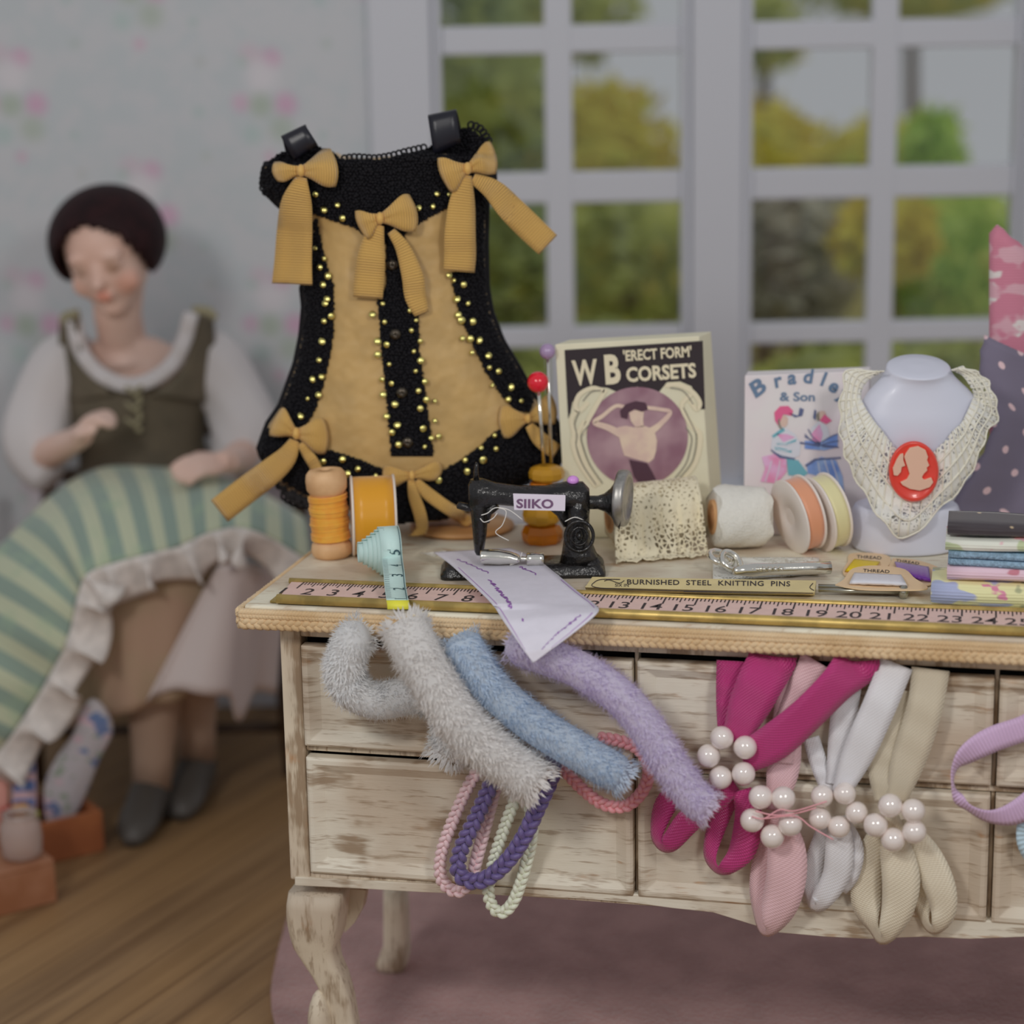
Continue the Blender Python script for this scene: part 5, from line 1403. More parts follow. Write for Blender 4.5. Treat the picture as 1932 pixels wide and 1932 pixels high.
t = favour('magenta ribbon spray with five pearls, leftmost of the ribbon sprays', (1370, 1600),
       [[(1384, 1247, 32, .004), (1381, 1300, 30, .016), (1378, 1350, 26, .020), (1374, 1400, 18, .020)],
        [(1458, 1238, 46, .010), (1455, 1250, 45, .016), (1436, 1285, 44, .034), (1410, 1340, 38, .038), (1384, 1400, 22, .034)],
        [(1616, 1248, 44, .012, 0), (1612, 1257, 43, .016, 0), (1580, 1290, 36, .040, .3), (1520, 1350, 34, .050, .2), (1460, 1400, 36, .046, 0), (1400, 1432, 30, .030)]],
       [[(1388, 1480, 16, .024), (1352, 1505, 24, .034), (1300, 1548, 24, .036), (1266, 1588, 19, .034), (1246, 1596, 13, .028, 1.0), (1240, 1570, 15, .018, .6), (1262, 1510, 22, .012), (1320, 1480, 18, .010)],
        [(1400, 1490, 18, .028), (1412, 1540, 26, .036), (1402, 1600, 26, .036), (1376, 1632, 17, .034), (1352, 1640, 12, .028, 1.0), (1340, 1610, 15, .018, .6), (1356, 1550, 18, .014), (1385, 1490, 16, .012)]],
       [(1362, 1392), (1406, 1410), (1337, 1426), (1359.5, 1467), (1403, 1459.5)], 'magenta', 22.5, .052)
t = favour('blush pink ribbon spray with pearls, right of the magenta one', (1460, 1700),
       [[(1484, 1250, 26, .004), (1484, 1320, 22, .012), (1482, 1400, 30, .014), (1476, 1460, 30, .018), (1462, 1530, 16, .022)], [(1542, 1248, 34, .005), (1512, 1300, 26, .014), (1486, 1370, 24, .018), (1476, 1440, 20, .020)]],
       [[(1462, 1530, 15, .028), (1482, 1590, 34, .036), (1484, 1650, 38, .038), (1470, 1710, 34, .036), (1448, 1756, 16, .028, .7), (1432, 1735, 12, .018, .9), (1436, 1670, 22, .014), (1448, 1600, 24, .014), (1458, 1540, 14, .016)]],
       [(1435, 1504), (1478, 1506), (1419, 1547.5), (1491, 1555), (1457, 1578)], 'pink', 23, .068)
m = MB()
for P in ([(1412, 1538), (1440, 1545), (1470, 1528), (1500, 1530), (1560, 1512)], [(1440, 1545), (1500, 1540), (1530, 1560), (1572, 1584)], [(1425, 1530), (1460, 1538), (1500, 1535), (1540, 1524)]):
    m.tube([fr(x, y, .074 + (.012 if 1420 < x < 1500 else 0)) for x, y in cr(P, 20)], .0011, 5)
ob('tied_thread', m, plain('pink_tying_thread', (226, 164, 172), .6), t)
favour('white ribbon spray with pearls, between the pink and cream ones', (1570, 1650),
       [[(1692, 1252, 32, .008), (1660, 1330, 32, .026), (1620, 1420, 30, .030), (1584, 1500, 16, .026)], [(1600, 1290, 26, .004), (1588, 1380, 24, .012), (1574, 1480, 16, .016)], [(1530, 1392, 16, .004), (1548, 1450, 16, .010), (1566, 1500, 12, .014)]],
       [[(1580, 1540, 16, .026), (1584, 1590, 26, .030), (1578, 1650, 26, .030), (1550, 1698, 20, .026), (1534, 1704, 14, .018, .8), (1532, 1650, 20, .010), (1556, 1560, 14, .012)], [(1590, 1545, 12, .020), (1612, 1600, 17, .024), (1604, 1650, 17, .022), (1586, 1680, 12, .014)]],
       [(1551, 1502), (1594, 1497), (1616, 1533), (1547, 1544), (1583, 1560)], 'white', 21.5, .050)
favour('cream ribbon spray with pearls, right of the white one', (1690, 1700),
       [([(1756, 1262, 36, .004), (1748, 1320, 34, .016), (1732, 1380, 34, .020), (1712, 1440, 32, .022), (1690, 1510, 20, .022)], 'cream_sheer'), ([(1690, 1300, 28, .003), (1676, 1380, 30, .014), (1666, 1440, 30, .018), (1668, 1510, 18, .02)], 'cream_sheer')],
       [[(1680, 1540, 16, .026), (1690, 1600, 30, .032), (1700, 1660, 36, .034), (1692, 1720, 30, .032), (1668, 1768, 18, .026, .6), (1650, 1755, 14, .016, .9), (1634, 1700, 28, .012), (1640, 1620, 26, .014), (1668, 1550, 14, .016)],
        [(1700, 1550, 16, .022), (1742, 1610, 30, .026), (1772, 1670, 30, .028), (1780, 1720, 24, .026), (1764, 1752, 14, .020, .7), (1746, 1740, 12, .012, .9), (1736, 1680, 20, .008), (1716, 1610, 20, .008), (1694, 1550, 14, .012)]],
       [(1679.5, 1520), (1723, 1529.5), (1652, 1556.6), (1685, 1584), (1725, 1569)], 'cream', 23, .068)
t = thing('ribbon_loop', 'lilac grosgrain ribbon loop at the right edge of the drawers', 'ribbon', fr(1880, 1546, .03), 'grosgrain ribbon loops')
rib('loop', t, [(1990, 1345, 26, .012), (1932, 1374, 24, .020), (1870, 1396, 24, .032), (1822, 1425, 20, .042, .5), (1800, 1452, 12, .046, 1.15), (1800, 1490, 11, .048, 1.2), (1822, 1520, 11, .048, -.9), (1865, 1540, 13, .046, -.5), (1912, 1535, 22, .040, -.2), (1960, 1505, 26, .03), (1995, 1470, 26, .014)], 'lilac', 60)
t = thing('ribbon_loop', 'pale blue ribbon end below the lilac loop at the right edge', 'ribbon', fr(1945, 1600, .02), 'grosgrain ribbon loops')
rib('loop', t, [(1995, 1480, 20, .006), (1950, 1530, 20, .012), (1932, 1570, 16, .018, .4), (1944, 1606, 18, .02), (1985, 1640, 24, .016)], 'sky', 30)
# ================================================================== THE SEAMSTRESS
D = lambda px, py, Y: onY(px, py, Y)
def skin_mat():
    m, t, b = base('porcelain_skin', (186, 156, 142), .5, lit=.5)
    co = t.coord(); c = alb((186, 160, 148), .5)
    t.link(t.mix(t.ramp(t.noise(co, 8), .4, .65), c, alb((184, 152, 138), .5)), b.inputs['Base Color'])
    return m, t, b, co
sk, skt, skb, skc = skin_mat()
M['hair'] = plain('dark_maroon_hair', (34, 15, 17), .6, rgb2=(24, 11, 13), nscale=30, bump=.4, bscale=160, spec=.2)
M['blouse'] = plain('white_blouse', (172, 168, 168), .85, bump=.2, bscale=60, lit=.58)
M['bodice'] = plain('olive_brown_bodice', (86, 78, 64), .8, rgb2=(74, 68, 56), nscale=10, bump=.2, bscale=200)
M['bodice_edge'] = plain('pale_olive_strap', (128, 122, 98), .8)
M['stocking'] = plain('beige_stocking', (150, 128, 112), .8)
M['shoe'] = plain('dark_grey_shoe', (62, 58, 54), .5)
M['skirt'] = plain('taupe_skirt', (128, 115, 94), .9, rgb2=(134, 112, 96), nscale=7, lit=.44)
M['petticoat'] = plain('white_petticoat', (172, 164, 163), .9, lit=.5)
hip = D(300, 1000, 4.45)
dl = thing('person', 'seated woman in olive bodice and white blouse, sewing with head bowed', 'person', V((hip.x, hip.y, 0)))
m = MB()
hc = D(203, 478, 4.36); z = pxm(hc)
FWd = V((-.10, -.93, -.36)).normalized(); FU = (V((-.13, 0, 1)) - FWd * V((-.13, 0, 1)).dot(FWd)).normalized(); FX = FWd.cross(FU) * 1
if FX.x < 0: FX = -FX
def hp(a, b_, c): return hc + FX * (a * z) + FU * (b_ * z) + FWd * (c * z)
m.ell(hp(0, 18, -18), FX * 82 * z, FWd * 96 * z, FU * 92 * z, 24, 18)
m.ell(hp(0, -22, 12), FX * 72 * z, FWd * 72 * z, FU * 78 * z, 24, 18)
m.ell(hp(0, -68, 30), FX * 42 * z, FWd * 44 * z, FU * 38 * z, 18, 12)
m.ell(hp(0, -84, 52), FX * 26 * z, FWd * 26 * z, FU * 20 * z, 14, 10)
for s in (-1, 1):
    m.ell(hp(40 * s, -34, 50), FX * 27 * z, FWd * 22 * z, FU * 26 * z, 14, 10)      # cheeks
    m.ell(hp(31 * s, 8, 67), FX * 19 * z, FWd * 14 * z, FU * 10 * z, 14, 10)        # lowered eyelids
    m.ell(hp(30 * s, 27, 68), FX * 26 * z, FWd * 12 * z, FU * 8 * z, 12, 8)         # brow
    m.ell(hp(80 * s, -12, -8), FX * 8 * z, FWd * 16 * z, FU * 24 * z, 12, 10)       # ears
m.tube([hp(0, 14, 76), hp(0, -8, 86), hp(0, -20, 97), hp(0, -26, 92)], [7 * z, 9 * z, 13 * z, 10 * z], 10)
m.ell(hp(0, -45, 82), FX * 21 * z, FWd * 9 * z, FU * 5.5 * z, 14, 8); m.ell(hp(0, -55, 80), FX * 17 * z, FWd * 9 * z, FU * 6 * z, 14, 8)
neck0 = D(236, 668, 4.45)
m.tube([hp(2, -50, -14), D(222, 592, 4.41), D(230, 640, 4.44), neck0], [52 * z, 46 * z, 46 * z, 62 * z], 20)
ch = D(258, 740, 4.47); wa = D(280, 860, 4.48); pv = D(300, 985, 4.46)
def ellring(c, a, b_, n=28): return [c + V((a * z * cos(2 * pi * i / n), b_ * z * sin(2 * pi * i / n), 0)) for i in range(n)]
m.rings([ellring(D(238, 640, 4.45), 60, 50), ellring(D(246, 668, 4.46), 106, 56), ellring(D(252, 700, 4.47), 116, 70), ellring(D(258, 750, 4.47), 118, 78), ellring(D(268, 800, 4.47), 112, 78), ellring(wa, 104, 74), ellring(D(290, 920, 4.47), 120, 84), ellring(pv, 132, 92), ellring(D(300, 1020, 4.46), 110, 80)])
shL, shR = D(132, 662, 4.46), D(388, 650, 4.46); elL, elR = D(66, 868, 4.40), D(468, 855, 4.40); wrL, wrR = D(150, 826, 4.22), D(428, 872, 4.12)
for sh_, el, wr in ((shL, elL, wrL), (shR, elR, wrR)):
    m.tube([sh_, sh_.lerp(el, .5), el], [36 * z, 36 * z, 31 * z], 14); m.ell(sh_, V((36 * z, 0, 0)), V((0, 38 * z, 0)), V((0, 0, 36 * z)), 14, 10)
    m.tube([el, el.lerp(wr, .5), wr], [31 * z, 30 * z, 22 * z], 14); m.ell(el, V((31 * z, 0, 0)), V((0, 31 * z, 0)), V((0, 0, 31 * z)), 12, 8)
def hand(wr, d, nrm, s, curl):
    d = d.normalized(); nrm = (nrm - d * nrm.dot(d)).normalized(); sd = d.cross(nrm)
    m.tube([wr, wr + d * 16 * s], [21 * s, 22 * s], 12)
    m.ell(wr + d * 40 * s, d * 36 * s, sd * 30 * s, nrm * 14 * s, 16, 12)
    for k, (off, ln) in enumerate(((-21, 44), (-7.5, 50), (6.5, 47), (20, 37))):
        p = wr + d * 66 * s + sd * off * s; pts = [p]; a = curl * (.55 + .12 * k)
        for j in range(3):
            an = a * (j + 1) * .75; dd = d * cos(an) + nrm * sin(an); pts.append(pts[-1] + dd * ln * s * (.44, .32, .24)[j])
        m.tube([p - d * 18 * s] + pts, [9 * s, 8.6 * s, 8 * s, 7.2 * s, 6 * s], 10)
    p = wr + d * 26 * s - sd * 26 * s
    m.tube([p + sd * 8 * s, p + d * 14 * s - sd * 8 * s + nrm * 10 * s, p + d * 34 * s - sd * 6 * s + nrm * 20 * s, p + d * 50 * s + nrm * 26 * s], [11 * s, 10.5 * s, 9 * s, 7 * s], 10)
hand(wrL, D(196, 764, 4.16) - wrL, V((.55, -.25, -.7)), z * 1.06, 1.25)
hand(wrR, V((-.6, -.6, .05)), V((-.4, .3, -.8)), z * 1.02, .8)
knL, knR = D(215, 1010, 4.02), D(330, 1000, 4.04); anL, anR = D(286, 1478, 4.10), D(372, 1418, 4.24)
hpL, hpR = pv + V((-.07, -.02, -.01)), pv + V((.08, -.02, -.01))
knL = D(300, 1075, 4.04); knR = D(345, 1060, 4.06)
for h_, k_, a_ in ((hpL, knL, anL), (hpR, knR, anR)):
    m.tube([h_, h_.lerp(k_, .5), k_], [72 * z, 62 * z, 50 * z], 16); m.ell(k_, V((54 * z, 0, 0)), V((0, 54 * z, 0)), V((0, 0, 54 * z)), 14, 10)
    m.tube([k_, k_.lerp(a_, .3), k_.lerp(a_, .7), a_], [52 * z, 54 * z, 38 * z, 27 * z], 14)
    toe = a_ + V((-.01, -.125, 0)); toe.z = .024; he = a_ + V((0, .02, 0)); he.z = .04
    m.tube([a_, he], [24 * z, 18 * z], 12); m.tube([he, he.lerp(toe, .5), toe], [16 * z, 14 * z, 9 * z], 12)
# colouring of the face, fixed to the doll itself
base_w = WL[dl]
col = skb.inputs['Base Color'].links[0].from_socket
for p, r, rgb, am in ((hp(0, -50, 88), 22, (186, 112, 92), .75), (hp(46, -36, 62), 34, (188, 132, 112), .6), (hp(-46, -36, 62), 34, (186, 138, 120), .45), (hp(31, 6, 77), 20, (134, 104, 86), .75), (hp(-31, 6, 77), 20, (138, 112, 98), .75), (hp(0, -90, 60), 30, (186, 146, 128), .4), (D(258, 745, 4.38), 60, (188, 146, 126), .45)):
    d = skt.new('ShaderNodeVectorMath', operation='DISTANCE'); skt.link(skc, d.inputs[0]); d.inputs[1].default_value = tuple(p - base_w)
    col = skt.mix(skt.math('MULTIPLY', skt.ramp(d.outputs['Value'], r * z * 1.1, r * z * .35), am), col, alb(rgb, .5))
skt.link(col, skb.inputs['Base Color'])
bd_ = ob('body', m, sk, dl)
md = bd_.modifiers.new('join', 'REMESH'); md.mode = 'VOXEL'; md.voxel_size = .0058; md.use_smooth_shade = True
md = bd_.modifiers.new('soften', 'SMOOTH'); md.factor = .5; md.iterations = 3
# hair, parted and drawn back, open round the face
hm = MB(); tmp = MB().ell(hp(-2, 16, -24), FX * 100 * z, FWd * 104 * z, FU * 91 * z, 56, 40)
keep = []
for f in tmp.f:
    c = sum((tmp.v[i] for i in f), V((0, 0, 0))) / len(f) - hc
    a, b_, g = c.dot(FX) / z, c.dot(FU) / z, c.dot(FWd) / z
    inface = g > -26 and (abs(a + 3) / (80 if b_ < 0 else 78)) ** 2 + ((b_ + 9) / 88) ** 2 < 1.0
    if not inface and b_ > (-62 if a < 0 else -40): keep.append(f)
hm.add(tmp.v, keep)
h_ = ob('hair', hm, M['hair'], dl); md = h_.modifiers.new('thick', 'SOLIDIFY'); md.thickness = .014; md.offset = -1
ob('bun', MB().ell(hp(0, -20, -118), FX * 46 * z, FWd * 40 * z, FU * 44 * z, 18, 12), M['hair'], h_)
# blouse sleeves, chemise edge, bodice
def puff(pts): 
    P = cr(pts, 18); mm = MB(); R = []
    for i, (x, y, Y, r) in enumerate(P):
        c = D(x, y, Y); q, w = D(*P[max(i - 1, 0)][:3]), D(*P[min(i + 1, 17)][:3]); t = (w - q).normalized(); a = (V((0, 1, 0)) - t * t.y).normalized(); b2 = t.cross(a)
        R.append([c + (a * cos(an) * .85 + b2 * sin(an)) * (r * z * (1 + .03 * sin(an * 7 + i * .5))) for an in [2 * pi * j / 32 for j in range(32)]])
    return mm.rings(R)
ob('sleeve', puff([(168, 640, 4.47, 40), (126, 690, 4.46, 66), (84, 760, 4.44, 64), (66, 830, 4.40, 66), (80, 880, 4.37, 50), (96, 900, 4.35, 34)]), M['blouse'], dl)
ob('sleeve', puff([(350, 630, 4.47, 40), (394, 682, 4.46, 66), (440, 750, 4.44, 62), (464, 825, 4.40, 68), (450, 885, 4.36, 54), (436, 905, 4.32, 34)]), M['blouse'], dl)
def torso(y, l, r, k, Y=4.46, n=40):
    c = D((l + r) / 2, y, Y); return [c + V(((r - l) / 2 * z * cos(2 * pi * i / n), (r - l) / 2 * z * k * sin(2 * pi * i / n), 0)) for i in range(n)]
bm = MB().rings([torso(*q) for q in ((716, 126, 398, .66), (745, 122, 398, .70), (790, 136, 388, .72), (840, 150, 384, .72), (872, 152, 402, .74), (905, 140, 430, .78))], True, False)
bo_ = ob('bodice', bm, M['bodice'], dl); md = bo_.modifiers.new('thick', 'SOLIDIFY'); md.thickness = .008
def yfront(x, k=.70): 
    s = max(-.98, min(.98, (x - 260) / 140)); return 4.46 - 140 * z * k * sqrt(1 - s * s)
def dsheet(rows_): return MB().sheet([[D(x, y, yfront(x) - o) for x, y, o in r_] for r_ in rows_], .006)
E_ = [(122, 606), (128, 650), (146, 700), (180, 738)]; I_ = [(150, 600), (156, 640), (176, 680), (206, 704)]
A1 = cr([(112, 606), (112, 660), (122, 720), (134, 760)], 14); B1 = cr([(146, 598), (150, 646), (172, 700), (214, 744)], 14)
st_ = ob('bodice_front', dsheet([[(a[0] + (b_[0] - a[0]) * q, a[1] + (b_[1] - a[1]) * q, .018) for q in (0, .25, .5, .75, 1)] for a, b_ in zip(A1, B1)]), M['bodice'], dl)
A1 = cr([(402, 600), (404, 650), (400, 720), (396, 760)], 14); B1 = cr([(366, 590), (362, 646), (336, 704), (284, 744)], 14)
ob('bodice_front', dsheet([[(a[0] + (b_[0] - a[0]) * q, a[1] + (b_[1] - a[1]) * q, .018) for q in (0, .25, .5, .75, 1)] for a, b_ in zip(A1, B1)]), M['bodice'], dl)
for P in ([(128, 612), (124, 600), (150, 594)], [(402, 604), (392, 590), (364, 588)]):
    ob('shoulder_tab', MB().tube([D(x, y, 4.42) for x, y in cr(P, 8)], 12 * z, 10, True, .6), M['bodice_edge'], dl)
CH = cr([(140, 606), (148, 650), (172, 690), (206, 716), (246, 726), (290, 714), (326, 684), (348, 640), (360, 592)], 40)
ob('chemise_edge', MB().tube([D(x, y, yfront(x) - .014 + .004 * sin(i * 1.3)) for i, (x, y) in enumerate(CH)], [15 * z] * 40, 10, True, .5), M['blouse'], dl)
lm = MB()
for y in (742, 772, 802): lm.tube([D(238, y - 12, yfront(250) - .022), D(252, y, yfront(250) - .028), D(268, y - 14, yfront(250) - .022)], 5 * z, 6); lm.ell(D(262, y + 8, yfront(250) - .022), V((7 * z, 0, 0)), V((0, .006, 0)), V((0, 0, 7 * z)), 10, 6)
ob('bodice_lacing', lm, M['bodice_edge'], bo_)
# skirt, petticoat, stockings, shoes
def psheet(rows_, th=.006): return MB().sheet([[D(*q) for q in cr(r_, 40)] for r_ in rows_], th)
def blend(top, bot, n=14, bulge=0.0, wave=0.0, wn=9):
    T, B_ = cr(top, 40), cr(bot, 40); o = []
    for i in range(n):
        k = i / (n - 1); row = []
        for j in range(40):
            p = D(*T[j]).lerp(D(*B_[j]), k) + V((0, -bulge * sin(pi * k) + wave * k * sin(j / 39 * wn * 2 * pi), -wave * .6 * k * cos(j / 39 * wn * 2 * pi))); p.z = max(p.z, .012); row.append(p)
        o.append(row)
    return MB().sheet(o, .005)
ob('skirt', blend([(120, 1110, 4.06), (190, 1095, 3.945), (270, 1080, 3.93), (350, 1065, 3.935), (430, 1050, 3.97)], [(130, 1372, 4.12), (190, 1366, 4.02), (262, 1336, 3.965), (340, 1318, 3.975), (430, 1250, 4.00)], 14, 0.0, .006, 4), M['skirt'], dl)
ob('petticoat', blend([(410, 1064, 3.925), (430, 1062, 3.925), (460, 1062, 3.935), (500, 1068, 3.98), (540, 1076, 4.10)], [(276, 1318, 3.945), (350, 1304, 3.94), (424, 1312, 3.945), (450, 1356, 4.06), (478, 1312, 4.12), (520, 1302, 4.20)], 14, 0.0, .010, 3), M['petticoat'], dl)
for k_, a_ in ((knL, anL), (knR, anR)):
    q0 = k_.lerp(a_, .12)
    ob('stocking', MB().tube([q0, k_.lerp(a_, .35), k_.lerp(a_, .7), k_.lerp(a_, .85), a_ + EZ * -.008], [58 * z, 60 * z, 46 * z, 39 * z, 36 * z], 18), M['stocking'], dl)
    toe = a_ + V((-.015, -.17, 0)); he = a_ + V((0, .035, 0)); pts_ = []
    R = []
    for k in range(9):
        t = k / 8; c = he.lerp(toe, t); w = (33, 38, 38, 37, 37, 39, 38, 32, 15)[k] * z; h = (80, 92, 92, 84, 74, 64, 54, 42, 20)[k] * z
        R.append([V((c.x + w * cos(an), c.y, .002 + max(0, h * .5 + h * .5 * sin(an)))) for an in [2 * pi * i / 18 for i in range(18)]])
    ob('shoe', MB().rings(R), M['shoe'], dl)

# the striped cloth over her lap, with its lace frill
cl = thing('striped_cloth', 'green and cream striped cloth with a lace frill across her lap', 'cloth', D(150, 1080, 3.95))
TOP = [(-230, 1420, 3.90), (-180, 1300, 3.94), (-120, 1190, 3.99), (-60, 1095, 4.05), (30, 1000, 4.14), (110, 925, 4.24), (190, 884, 4.30), (290, 882, 4.30), (400, 896, 4.28), (480, 925, 4.26), (570, 975, 4.30)]
HEM = [(-30, 1450, 3.92), (28, 1378, 3.90), (84, 1292, 3.89), (128, 1204, 3.885), (150, 1116, 3.88), (172, 1078, 3.88), (250, 1052, 3.885), (330, 1032, 3.89), (410, 1000, 3.89), (480, 1000, 3.90), (590, 1062, 3.96)]
T, B_ = cr(TOP, 66), cr(HEM, 66); rr = []
for i in range(66):
    row = []
    for j in range(22):
        k = j / 21; x = T[i][0] + (B_[i][0] - T[i][0]) * k; y = T[i][1] + (B_[i][1] - T[i][1]) * k - 26 * sin(pi * k) * (1 if i > 26 else .25); Y = T[i][2] + (B_[i][2] - T[i][2]) * k - .03 * sin(pi * k)
        row.append(D(x, y, Y + .010 * sin(i * .45 + k * 3) + .004 * sin(i * 1.1 - k * 2)))
    rr.append(row)
rr = [list(r_) for r_ in zip(*rr)]                            # v runs along the hem: stripes run from waist to hem
ob('cloth', MB().sheet(rr, .005), stripes_mat('green_striped_cotton'), cl)
hem = [D(x, y, Y - .006) for x, y, Y in cr(HEM, 220)]; rows_ = []
for i, p in enumerate(hem):
    t = (hem[min(i + 1, 219)] - hem[max(i - 1, 0)]).normalized(); dn = t.cross(V((0, 1, 0))).normalized()
    if dn.dot(D(300, 1300, 3.9) - p) < 0: dn = -dn
    w = .070 + .012 * sin(i * .21) ; row = []
    for j in range(7):
        k = j / 6; ph = i * .34 + .5 * sin(i * .11)
        row.append(p + dn * (w * k) + t * (.020 * k * sin(ph)) + V((0, -.004 + .026 * k * cos(ph), 0)))
    rows_.append(row)
M['frill_lace'] = plain('frill_lace', (186, 181, 177), .9, noise=.2, nscale=40, bump=.4, bscale=90, lit=.52)
ob('lace_frill', MB().sheet(rows_, .003), M['frill_lace'], cl)

# the chair she sits on
M['dark_wood'] = plain('dark_walnut', (66, 50, 36), .45, rgb2=(52, 38, 28), nscale=12)
chr_ = thing('armchair', 'dark wooden chair under the seated woman', 'chair', V((hip.x, 4.5, 0)))
sz = pv.z - 92 * z - .075
ob('seat', MB().box((hip.x, 4.46, sz - .03), V((.31, 0, 0)), V((0, .22, 0)), V((0, 0, .022))), M['dark_wood'], chr_, smooth=False, bevel=.01)
for sx in (-1, 1):
    for yy in (4.34, 4.65):
        ob('leg', MB().tube([V((hip.x + .28 * sx, yy, .002)), V((hip.x + .28 * sx, yy, sz * .5)), V((hip.x + .28 * sx, yy, sz - .052))], [.016, .024, .026], 10), M['dark_wood'], chr_)
    ob('armrest', MB().tube([V((hip.x + .44 * sx, 4.66, sz + .22)), V((hip.x + .45 * sx, 4.45, sz + .23)), V((hip.x + .45 * sx, 4.30, sz + .20)), V((hip.x + .32 * sx, 4.30, sz - .03))], [.02, .024, .024, .02], 10), M['dark_wood'], chr_)
bk = MB()
for sx in (-1, 1): bk.tube([V((hip.x + .29 * sx, 4.66, sz)), V((hip.x + .29 * sx, 4.70, sz + .34))], [.02, .018], 10)
for h in (.12, .24, .34): bk.tube([V((hip.x - .29, 4.66 + .04 * h / .34, sz + h)), V((hip.x + .29, 4.66 + .04 * h / .34, sz + h))], .016, 10)
ob('chair_back', bk, M['dark_wood'], chr_)
ob('stretcher', MB().tube([V((hip.x - .28, 4.34, sz * .3)), V((hip.x + .28, 4.34, sz * .3))], .012, 8), M['dark_wood'], chr_)

# ------------------------------------------------------------------ sewing things on the floor at her side
M['box_wood'] = plain('warm_box_wood', (126, 88, 66), .5, rgb2=(112, 72, 48), nscale=9, lit=.48); M['box_wood_r'] = plain('orange_box_wood', (126, 76, 46), .5, rgb2=(112, 64, 38), nscale=9, lit=.48)
def tray(name, label, p0, p1, h, dep, mat, lid=False):
    a = (p1 - p0); L = a.length; a.normalize(); b_ = EZ.cross(a); b_ = b_ if b_.y > 0 else -b_
    c = p0.lerp(p1, .5) + b_ * dep / 2; t = thing(name, label, 'box', V((c.x, c.y, .001))); w = .012
    def bx_(nm, c_, x, y, zz): ob(nm, MB().box(c_, a * x, b_ * y, EZ * zz), mat, t, smooth=False, bevel=.002)
    bx_('front_board', p0.lerp(p1, .5) + b_ * w / 2 + EZ * (h / 2 + .001), L / 2, w / 2, h / 2)
    bx_('back_board', p0.lerp(p1, .5) + b_ * (dep - w / 2) + EZ * (h / 2 + .001), L / 2, w / 2, h / 2)
    bx_('end_board', p0 + a * w / 2 + b_ * dep / 2 + EZ * (h / 2 + .001), w / 2, dep / 2 - w, h / 2); bx_('end_board', p1 - a * w / 2 + b_ * dep / 2 + EZ * (h / 2 + .001), w / 2, dep / 2 - w, h / 2)
    bx_('bottom_board', c + EZ * .008, L / 2 - w, dep / 2 - w, .006)
    if lid: bx_('lid', c + EZ * (h + .006), L / 2, dep / 2, .0045)
    return c, a, b_
pA, pB = onz(-70, 1750), onz(108, 1702); hA = 72 * pxm(pB) / .94
tray('sewing_box', 'reddish brown wooden box on the floor, nearest the lower left corner', pA, pB, hA, .10, M['box_wood'], True)
qA, qB = onz(-60, 1668), onz(198, 1606); hB = 76 * pxm(qB) / .94
cB, aB, bB = tray('open_tray', 'orange brown open wooden box holding packets by her feet', qA, qB, hB, .17, M['box_wood_r'])
YT = (qA.lerp(qB, .75) + bB * .09).y
M['bag_white'] = print_mat('printed_white_bag', (158, 154, 158), [((84, 102, 138), .57), ((122, 134, 120), .58), ((172, 148, 158), .6)], 16)
def packet(name, label, cat, outline, Y, mat, th=.02, group=None, zmin=.018):
    P = [onY(x, y, Y) for x, y in outline]; lo = min(p.z for p in P)
    t = thing(name, label, cat, V((sum(p.x for p in P) / len(P), Y, max(lo, zmin))), group)
    for p in P: p.z = max(p.z, zmin)
    m = MB(); n = len(P); c = sum(P, V((0, 0, 0))) / n
    def inset(k, dy): return [c + (p - c) * k + V((0, dy, 0)) for p in P]
    m.rings([inset(.9, -th * .5), inset(.97, -th * .3), inset(1, 0), inset(.97, th * .3), inset(.9, th * .5)])
    ob('packet_body', m, mat, t); return t
packet('printed_bag', 'tall white printed paper bag standing in the open wooden box', 'bag', cr([(150, 1345), (172, 1318), (198, 1334), (214, 1378), (190, 1430), (162, 1500), (130, 1560), (108, 1570), (88, 1560), (84, 1480), (112, 1420), (138, 1385), (150, 1345)], 40)[:-1], YT, M['bag_white'], .03)
M['pk_blue'] = print_mat('blue_pink_card', (170, 140, 146), [((74, 100, 150), .50)], 14)
t = packet('card_packet', 'small packet with blue and pink bands left of the white bag', 'packet', [(22, 1428), (66, 1422), (70, 1512), (62, 1590), (24, 1594)], YT - .01, plain('pale_pink_card', (176, 150, 156), .6), .012, 'packets in the open box')
m = MB()
for y0, y1 in ((1432, 1458), (1472, 1492), (1506, 1520)): m.poly([onY(25, y0 + 2, YT - .0175), onY(65, y0, YT - .0175), onY(66, y1, YT - .0175), onY(25, y1 + 2, YT - .0175)])
ob('printed_bands', m, plain('packet_blue', (76, 100, 148), .6), t, smooth=False)
packet('card_packet', 'salmon pink packet at the left edge beside the blue-banded one', 'packet', [(-40, 1440), (6, 1436), (16, 1480), (16, 1570), (-40, 1580)], YT - .01, plain('salmon_card', (182, 132, 122), .6), .012, 'packets in the open box')
jY = (pA.lerp(pB, .75) + EZ.cross((pB - pA).normalized()) * .05).y; jc = V((onY(44, 1640, jY).x, jY, hA + .013)); jz = pxm(jc)
jar = thing('glass_jar', 'small cloudy glass jar standing on the near wooden box', 'jar', jc)
gj, tj, bj = base('cloudy_glass', (168, 152, 146), .25); bj.inputs['Transmission Weight'].default_value = .35; bj.inputs['Alpha'].default_value = .85
ob('jar_body', MB().lathe(jc, EZ, [(30 * jz, 0), (38 * jz, 6 * jz), (40 * jz, 40 * jz), (37 * jz, 66 * jz), (30 * jz, 78 * jz), (32 * jz, 86 * jz), (28 * jz, 86 * jz), (27 * jz, 76 * jz)], 28, False), gj, jar)
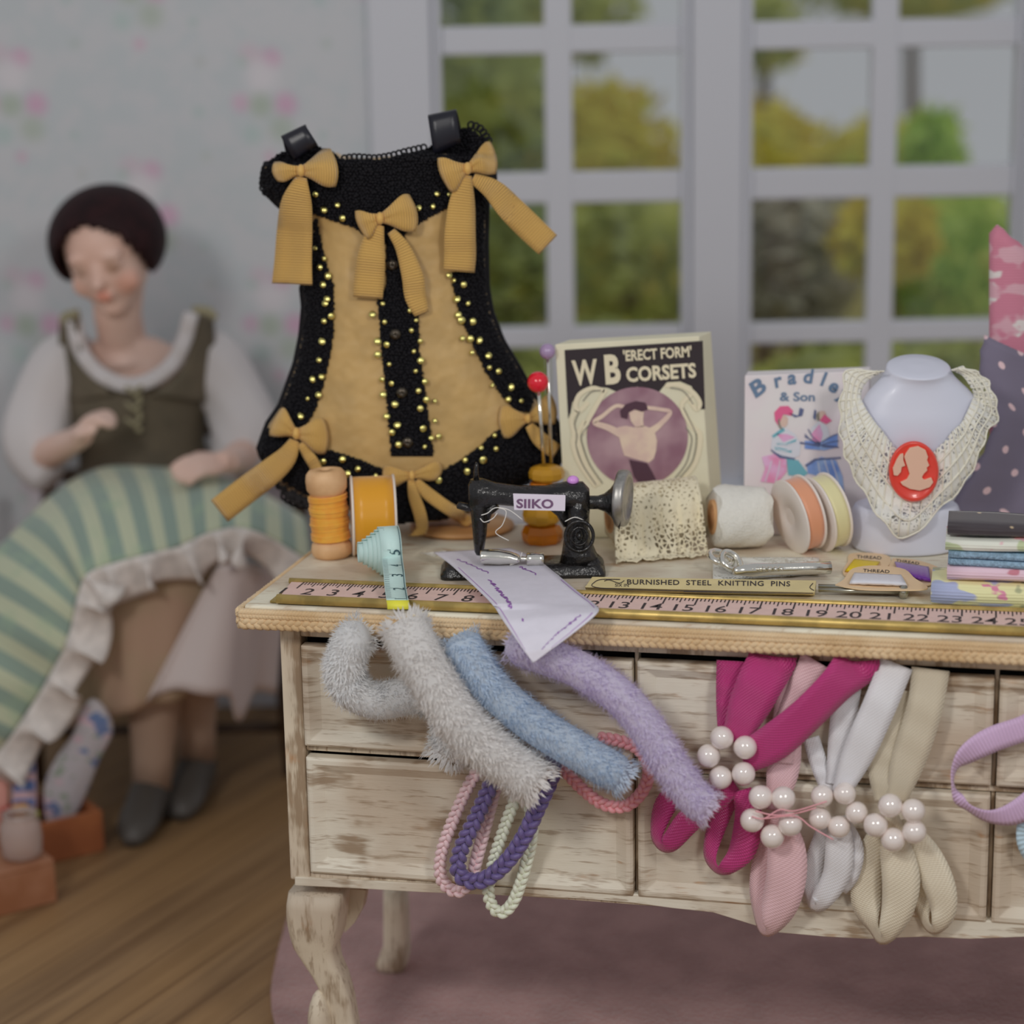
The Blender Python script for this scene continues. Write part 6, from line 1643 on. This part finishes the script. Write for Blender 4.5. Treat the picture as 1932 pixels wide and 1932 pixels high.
for k, (x, y, r, rgb, lab) in enumerate(((14, 1538, 15, (150, 70, 62), 'small red spool heaped above the glass jar'), (40, 1534, 17, (184, 132, 60), 'golden yellow spool heaped above the glass jar'), (64, 1542, 12, (150, 150, 84), 'olive green spool heaped above the glass jar'))):
    c = onY(x, y, YT - .055); zz = pxm(c); t = thing('small_spool', lab, 'spool', V((c.x, c.y, c.z - r * zz)), 'little spools above the jar')
    ob('winding', MB().lathe(c - EZ * r * zz, EZ, [(r * .6 * zz, 0), (r * .95 * zz, 2 * zz), (r * .8 * zz, 6 * zz), (r * .85 * zz, r * zz), (r * .8 * zz, (2 * r - 6) * zz), (r * .95 * zz, (2 * r - 2) * zz), (r * .6 * zz, 2 * r * zz)], 18), plain('spool_thread_%d' % k, rgb, .6), t)
    ob('spool_base', MB().lathe(V((c.x, c.y, .016)), EZ, [(r * .5 * zz, 0), (r * .5 * zz, c.z - r * zz - .0165)], 10), M['wood_spool'], t)
# ================================================================== CAMERA AND LIGHT
cd = bpy.data.cameras.new('camera'); cam = bpy.data.objects.new('camera', cd); COL.objects.link(cam)
from mathutils import Matrix
R3 = Matrix((RT, UP, -FW)).transposed()
cam.matrix_world = Matrix.Translation(CAM) @ R3.to_4x4()
cd.sensor_width = 36; cd.lens = F / 1932 * 36; cd.clip_start = .05; cd.clip_end = 100
cd.dof.use_dof = True; cd.dof.focus_distance = 3.02; cd.dof.aperture_fstop = cd.lens / 1000 / .046
SC.camera = cam
W = bpy.data.worlds.new('sky'); SC.world = W; W.use_nodes = True
W.node_tree.nodes['Background'].inputs[0].default_value = (.97, .985, 1.03, 1); W.node_tree.nodes['Background'].inputs[1].default_value = .345
def area(name, at, to, size, power, col=(1, 1, 1)):
    l = bpy.data.lights.new(name, 'AREA'); l.size = size; l.energy = power; l.color = col
    o = bpy.data.objects.new(name, l); COL.objects.link(o); o.location = at
    o.rotation_euler = (V(to) - V(at)).to_track_quat('-Z', 'Y').to_euler()
area('lamp_front_left', (-1.3, .35, 2.55), (.2, 3.1, .6), .5, 27, (1, .97, .93))
area('lamp_front_right', (1.15, .25, 2.5), (.2, 3.1, .6), .5, 20, (1, .97, .93))
SC.view_settings.view_transform = 'Standard'; SC.view_settings.look = 'None'; SC.view_settings.exposure = 0; SC.view_settings.gamma = 1
SC.view_settings.use_curve_mapping = False
SC.cycles.max_bounces = 9; SC.cycles.diffuse_bounces = 6; SC.cycles.glossy_bounces = 3; SC.cycles.transmission_bounces = 6; SC.cycles.transparent_max_bounces = 24
SC.cycles.use_denoising = True
SC.cycles.caustics_reflective = False; SC.cycles.caustics_refractive = False
